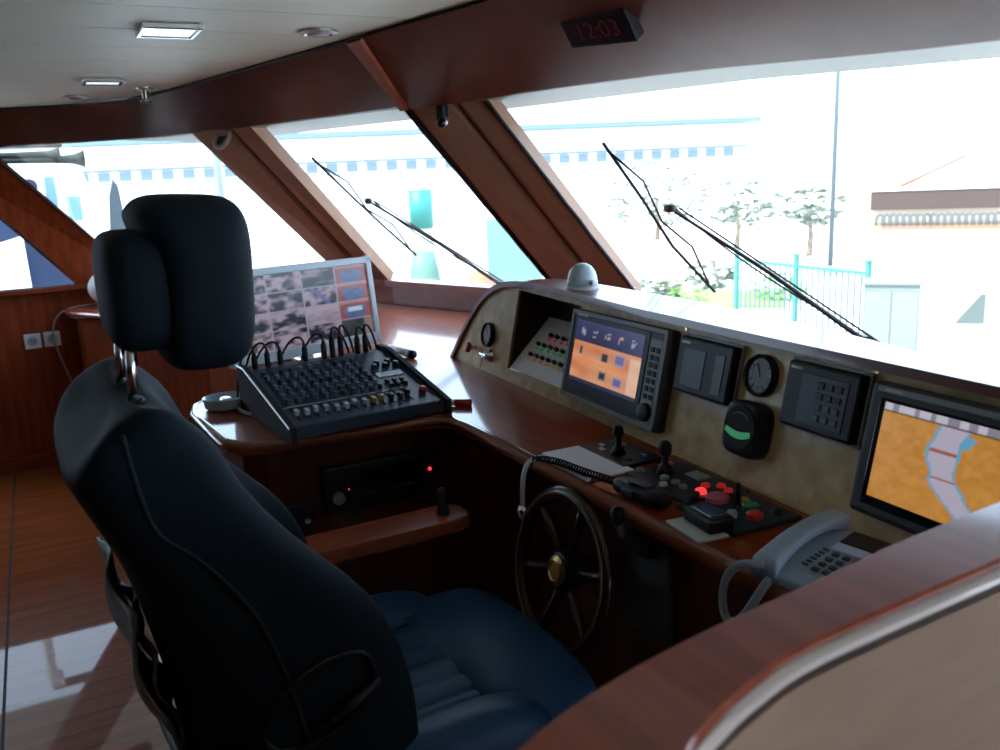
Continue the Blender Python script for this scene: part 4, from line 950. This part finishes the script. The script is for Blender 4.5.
# boat alongside
m = thing('motor_yacht', 'white motor yacht with blue side windows moored beyond the far left pane', 'boat', T(-13.5, -.4, GZ))
b = MB(); b.prism([(-2.5, -7, 0), (2.0, -7, 0), (2.2, 2.0, 0), (0, 4.2, 0), (-2.5, 2.0, 0)], [(0, 0, 2.0), (0.2, 0, 2.0), (.2, .4, 2.1), (0, .8, 2.3), (0, .4, 2.1)]); b.build('hull', GEL, m)
b = MB(); b.prism([(-1.9, -6, 2.0), (1.6, -6, 2.0), (1.6, 1.4, 2.0), (-1.9, 1.4, 2.0)], [(0, 0, 1.3), (-.15, 0, 1.3), (-.15, -.4, 1.3), (0, -.4, 1.3)]); b.build('cabin', GEL, m)
for (y0, y1, z0, z1) in ((.60, .72, 2.80, 3.16), (.83, .97, 2.62, 2.92), (-.2, .2, 2.8, 3.2)):
    b = MB(); b.box((1.62-.15*((z0+z1)/2-2)/1.3+.02, (y0+y1)/2, (z0+z1)/2), (.05, y1-y0, z1-z0), None, .015); b.build('window', BLUEW, m)
b = MB(); b.lathe([(.09, 0), (.08, .04)], (1.55, .44, 3.05), 18, Matrix.Rotation(PI/2, 4, 'Y')); b.build('porthole', NAVYC, m)
b = MB(); b.tube([(1.75, .90, 2.1), (1.75, .76, 3.3)], .02, 8); b.build('stanchion', GREYP, m, True)
m = tag(MB().prism([(0, -.30, 0), (0, .25, 0), (0, .0, 2.5), (0, -.03, 2.95), (0, -.06, 3.02), (0, -.10, 2.9), (0, -.14, 2.5)], (.05, 0, 0)).build('antenna_fin', mat('slate_blue_fin', (.05, .075, .09), .5), None, False, T(-7.0, .62, GZ)), 'dark slate fin aerial outside just left of the headrest', 'aerial')
# blue canvas cover and white panel by the port side window
m = thing('covered_boat', 'boat under a navy blue canvas cover outside the port side window', 'boat cover', T(-9.0, -.3, GZ))
b = MB(); b.prism([(0, -4.0, 0), (0, 1.4, 0), (0, 1.2, 2.2), (0, .1, 2.75), (0, -.9, 3.1), (0, -4.0, 3.1)], (-1.5, 0, .1)); b.build('canvas', NAVYC, m)
b = MB(); b.prism([(.02, -3.0, 1.9), (.02, .225, 2.05), (.02, .215, 2.585), (.02, -.02, 2.52), (.02, -3.0, 2.35)], (.04, 0, 0)); b.build('white_panel', WHITE, m)
b = MB(); b.prism([(0, -6.0, 4.85), (0, 2.2, 4.85), (0, 2.0, 7.2), (0, -6.0, 7.2)], (-.15, 0, .1)); b.build('sky_blocker', mat('sky_blocker_beige', (.20, .17, .14), .8), m)  # added out of view to dim part of the window reflection on the floor
for y in (-5.8, 2.0):
    b = MB(); b.cyl((-.1, y, 0.0), (-.1, y, 7.1), .04); b.build('sky_blocker_pole', GREYP, m, True)  # added poles carrying the unseen screen
# long shed across the water
m = thing('quay_shed', 'long white quayside shed with a row of dark windows seen through the middle panes', 'building', T(-41.5, 15, GZ))
fx = Vector((-40.3+43.9, 19.9-9.9, 0)).normalized(); 
MS_ = Matrix.Rotation(math.atan2(fx.y, fx.x), 4, 'Z')
m.matrix_world = T(-42.5, 15, GZ) @ MS_
b = MB(); b.box((0, 1.5, 2.6), (40, 3, 5.2)); b.build('wall', WHITE, m)
b = MB(); b.box((0, 1.4, 5.35), (41, 4.2, .25)); b.build('roof_edge', mat('blue_grey_gutter', (.10, .15, .19), .6), m)
b = MB(); b.box((0, -.06, 4.05), (40, .1, .10)); b.box((0, -.06, 3.42), (40, .1, .07)); b.build('rail_band', mat('blue_grey_gutter', (.10, .15, .19), .6), m)
for k in range(40):
    b = MB(); b.box((-19.2+.98*k, -.03, 3.75), (.55, .08, .42)); b.build('window', mat('shed_window', (.11, .15, .18), .4), m)
# channel marker / bollard
m = thing('marker_post', 'green and teal marker post with a conical base beyond the middle pane', 'post', T(-9.2, 3.88, GZ))
b = MB(); b.lathe([(.42, 0), (.42, .1), (.26, 1.0), (.17, 1.9), (.12, 2.15)], (0, 0, 0), 24); b.build('cone', mat('faded_green', (.09, .19, .145), .6), m, True)
b = MB(); b.cyl((0, 0, 2.1), (0, 0, 2.40), .125); b.build('collar', mat('grey_band', (.42, .48, .45), .6), m, True)
b = MB(); b.cyl((0, 0, 2.40), (0, 0, 2.82), .135); b.build('topmark', mat('teal_topmark', (.02, .19, .165), .5), m, True)
m = thing('mooring_buoy', 'white and orange buoy beside the green marker post', 'buoy', T(-8.30, 4.12, GZ))
b = MB(); b.lathe([(.05, 0), (.26, .3), (.28, 1.3), (.18, 1.72)], (0, 0, 0), 20); b.build('float', mat('off_white_float', (.6, .6, .55), .6), m, True)
b = MB(); b.lathe([(.20, 1.70), (.16, 1.86), (.06, 1.95)], (0, 0, 0), 20); b.build('orange_top', mat('orange_top_paint', (.24, .12, .06), .6), m, True)
m = tag(MB().box((0, 0, 1.2), (.65, .05, 2.4), None, .01).build('tarpaulin', TARP, None, False, T(-8.85, 4.86, GZ+.05, .75)), 'pale blue sheet hanging just left of the wide window post', 'tarpaulin')
# teal fence
fa, fb = Vector((-10.24, 9.55, 0)), Vector((-7.62, 9.32, 0)); fd = fb-fa; FL = fd.length; fr = math.atan2(fd.y, fd.x)
m = thing('fence', 'teal metal bar fence on the quay behind the wiper', 'fence', T(fa.x, fa.y, GZ, fr))
for k in range(3):
    x = FL*k/2; b = MB(); b.box((x, 0, .83), (.06, .06, 1.66)); b.box((x, 0, 1.68), (.08, .08, .03)); b.build('fence_post', TEAL, m)
for z in (.25, 1.52):
    b = MB(); b.box((FL/2, 0, z), (FL, .035, .05)); b.build('rail', TEAL, m)
nb = 24
for k in range(nb):
    if k % 12 == 0: continue
    b = MB(); b.box((FL*k/nb, 0, .85), (.022, .022, 1.3)); b.build('bar', mat('pale_teal', (.07, .12, .12), .6), m)
m = thing('electric_cabinet', 'pale grey double-door electric cabinet on the quay right of the fence', 'cabinet', T(-7.10, 9.12, GZ, .67))
b = MB(); b.box((0, 0, .73), (.62, .4, 1.46), None, .01); b.build('body', mat('cabinet_grey', (.13, .15, .14), .6), m)
for s in (-1, 1):
    b = MB(); b.box((s*.15, -.205, .72), (.285, .014, 1.32), None, .004); b.build('door', mat('cabinet_door_grey', (.15, .17, .16), .6), m)
b = MB(); b.box((0, 0, 1.48), (.68, .46, .04), None, .01); b.build('top', mat('cabinet_grey', (0, 0, 0)), m)
# lamp pole
m = thing('mast_pole', 'tall thin grey pole standing behind the fence', 'pole', T(-16.55, 18.74, GZ))
b = MB(); b.cyl((0, 0, 0), (0, 0, 9.0), .075, .045); b.build('shaft', mat('pole_blue_grey', (.06, .075, .085), .6), m, True)
b = MB(); b.lathe([(.22, 0), (.22, .05), (.10, .25)], (0, 0, 0), 16); b.build('base', GREYP, m, 'auto')
# house with tiled roof
hd_ = Vector((-17.8+21.3, 27.8-25.2, 0)); hr = math.atan2(hd_.y, hd_.x)
m = thing('tiled_house', 'low house with a red ridged white roof and dark eave at the far right', 'house', T(-18.6, 27.3, GZ, hr))
b = MB(); b.box((0, 2, .95), (6.0, 4, 1.9)); b.build('wall', mat('house_wall', (.52, .40, .30), .8), m)
b = MB(); b.prism([(-3.0, -.5, 1.95), (5, -.5, 1.95), (5, 2.2, 3.6), (-1.2, 2.2, 3.3)], (0, 0, .08)); b.build('roof', mat('pale_roof', (.66, .63, .58), .7), m)
b = MB(); b.box((.2, -.3, 1.62), (6.2, .3, .62)); b.build('eave', TERRAD, m)  # dark colour stands in for shadow under the roof edge
b = MB(); b.tube([(-2.0, -.45, 2.10), (-.1, .9, 2.98)], .05, 6); b.build('ridge', TERRA, m, True)
td = Vector((-16.1+18.7, 25.3-23.5, 0)); tr = math.atan2(td.y, td.x)
m = thing('tile_stack', 'long row of stacked curved grey and terracotta roof tiles in front of the house', 'roof tiles', T(-17.2, 24.6, GZ, tr))
for k in range(26):
    b = MB(); pts = [(-2.0+.19*k+.13*math.cos(PI*j/8), -.02, .95+.36*math.sin(PI*j/8)) for j in range(9)]; b.tube(pts, .05, 6); b.build('tile', GREYT, m, True)
b = MB(); b.box((.4, .12, .55), (5.0, .12, 1.0)); b.build('terracotta_backing', mat('faded_terracotta', (.40, .22, .13), .8), m)
b = MB(); b.box((.4, .0, .4), (5.2, .5, .8)); b.build('plinth', WHITE, m)
# white vans / covered scooter
m = thing('delivery_van', 'white van with a grey slanting windscreen at the far right', 'van', T(-6.40, 9.45, GZ, .72))
b = MB(); b.prism([(-.30, -.4, .2), (1.6, -.4, .2), (1.6, -.4, 1.60), (.2, -.4, 1.58), (-.16, -.4, 1.08), (-.30, -.4, .95)], (0, 1.2, 0)); bmesh.ops.bevel(b.bm, geom=list(b.bm.edges), offset=.04, segments=2, affect='EDGES', profile=.5); b.build('body', WHITE, m)
b = MB(); b.prism([(-.12, -.42, 1.08), (.18, -.42, 1.08), (.18, -.42, 1.42), (.13, -.42, 1.42)], (0, .03, 0)); b.build('side_window', mat('van_window_grey', (.07, .085, .08), .4), m)
b = MB(); b.prism([(.45, -.42, .85), (.8, -.42, 1.2), (1.1, -.42, 1.35), (1.1, -.42, .75), (.7, -.42, .55)], (0, .03, 0)); b.build('dark_panel', mat('van_window_grey', (0, 0, 0)), m)
for x in (-.25, 1.1):
    b = MB(); b.lathe([(.22, -.06), (.24, 0), (.22, .06)], (x, -.40, .24), 20, Matrix.Rotation(PI/2, 4, 'X')); b.build('wheel', RUBBER, m, 'auto')
# lawn and bench wall
tag(MB().box((0, 0, .03), (3.2, 2.4, .06)).build('lawn', GRASS, None, False, T(-15.2, 13.4, GZ, .8)), 'strip of bright green grass on the quay below the wiper blade', 'grass', kind='stuff')
def bush(name, label, loc_, r, hgt, nleaf, leafm, trunk, ls, group=None):
    m = thing(name, label, 'tree' if trunk else 'bush', T(*loc_), group)
    if trunk:
        b = MB(); b.tube(smooth_path([(0, 0, 0), (.05, .02, hgt*.4), (-.04, .05, hgt*.7), (.05, 0, hgt*.95)], 4), [lerp(.12, .04, i/12) for i in range(13)], 8); b.build('trunk', BARK, m, True)
    b = MB(); rnd = random.Random(len(label))
    for _ in range(nleaf):
        while True:
            p = Vector((rnd.uniform(-1, 1), rnd.uniform(-1, 1), rnd.uniform(-1, 1)))
            if p.length < 1 and (vn(p.x*3+5, p.z*3+9, 2) > .42): break
        c = Vector((p.x*r, p.y*r, hgt + p.z*r*.55 if trunk else r*.5+p.z*r*.5))
        q = Matrix.Rotation(rnd.uniform(0, 6.3), 3, 'Z') @ Matrix.Rotation(rnd.uniform(0, 3.1), 3, 'X'); s = ls*rnd.uniform(.6, 1.3)
        b.poly([c + q @ Vector(v)*s for v in ((-.5, 0, 0), (0, -.25, .05), (.5, 0, 0), (0, .25, .05))])
    b.build('foliage', leafm, m)
bush('tree', 'loose olive tree far behind the fence left of the pole', (-24.6, 22.9, GZ), 1.7, 1.75, 300, LEAFD, True, .34)
bush('tree', 'broad olive tree far beyond the wiper head', (-30.7, 24.0, GZ), 2.6, 1.9, 420, LEAFD, True, .34)
bush('tree', 'small tree just left of the tiled house', (-20.6, 22.3, GZ), 1.1, 1.6, 200, LEAFD, True, .34)
bush('shrub', 'green shrub at the foot of the fence left of the grey cabinet', (-8.05, 8.85, GZ), .26, .4, 160, LEAF, False, .14)
bush('shrub', 'green shrub on the grass strip under the wiper blade', (-14.6, 12.2, GZ), .50, .5, 160, LEAF, False, .16)

bush('shrub', 'grey-green bush behind the lower end of the wiper blade', (-15.95, 12.45, GZ), .60, .8, 170, LEAFD, False, .22)
bush('shrub', 'taller olive bush just right of the wiper blade, behind the grass', (-16.6, 14.6, GZ), .75, 1.0, 190, LEAFD, False, .24)
bush('shrub', 'bushy green plant behind the left fence post', (-14.1, 14.4, GZ), .62, .9, 170, LEAF, False, .20)

# short notes on parts that look different from the rest of their thing
NOTES = {'headrest_post': 'chrome headrest post', 'hub_cap': 'brass hub cap', 'warning_lamp': 'glowing red lamp', 'power_light': 'glowing red power light',
         'armrest': 'cherry wood armrest', 'main_button': 'red button', 'lit_arc': 'green lit arc', 'digits': 'dim red digits 12:03', 'moulding': 'pale moulding strip',
         'map_pocket': 'worn grey pocket', 'cap': 'red cap', 'end_cap': 'black end cap', 'eave': 'eave with its shade in dark brown', 'diffuser': 'glowing pale diffuser'}
for o in bpy.data.objects:
    k = o.name.split('.')[0]
    if o.parent and k in NOTES: o['label'] = NOTES[k]
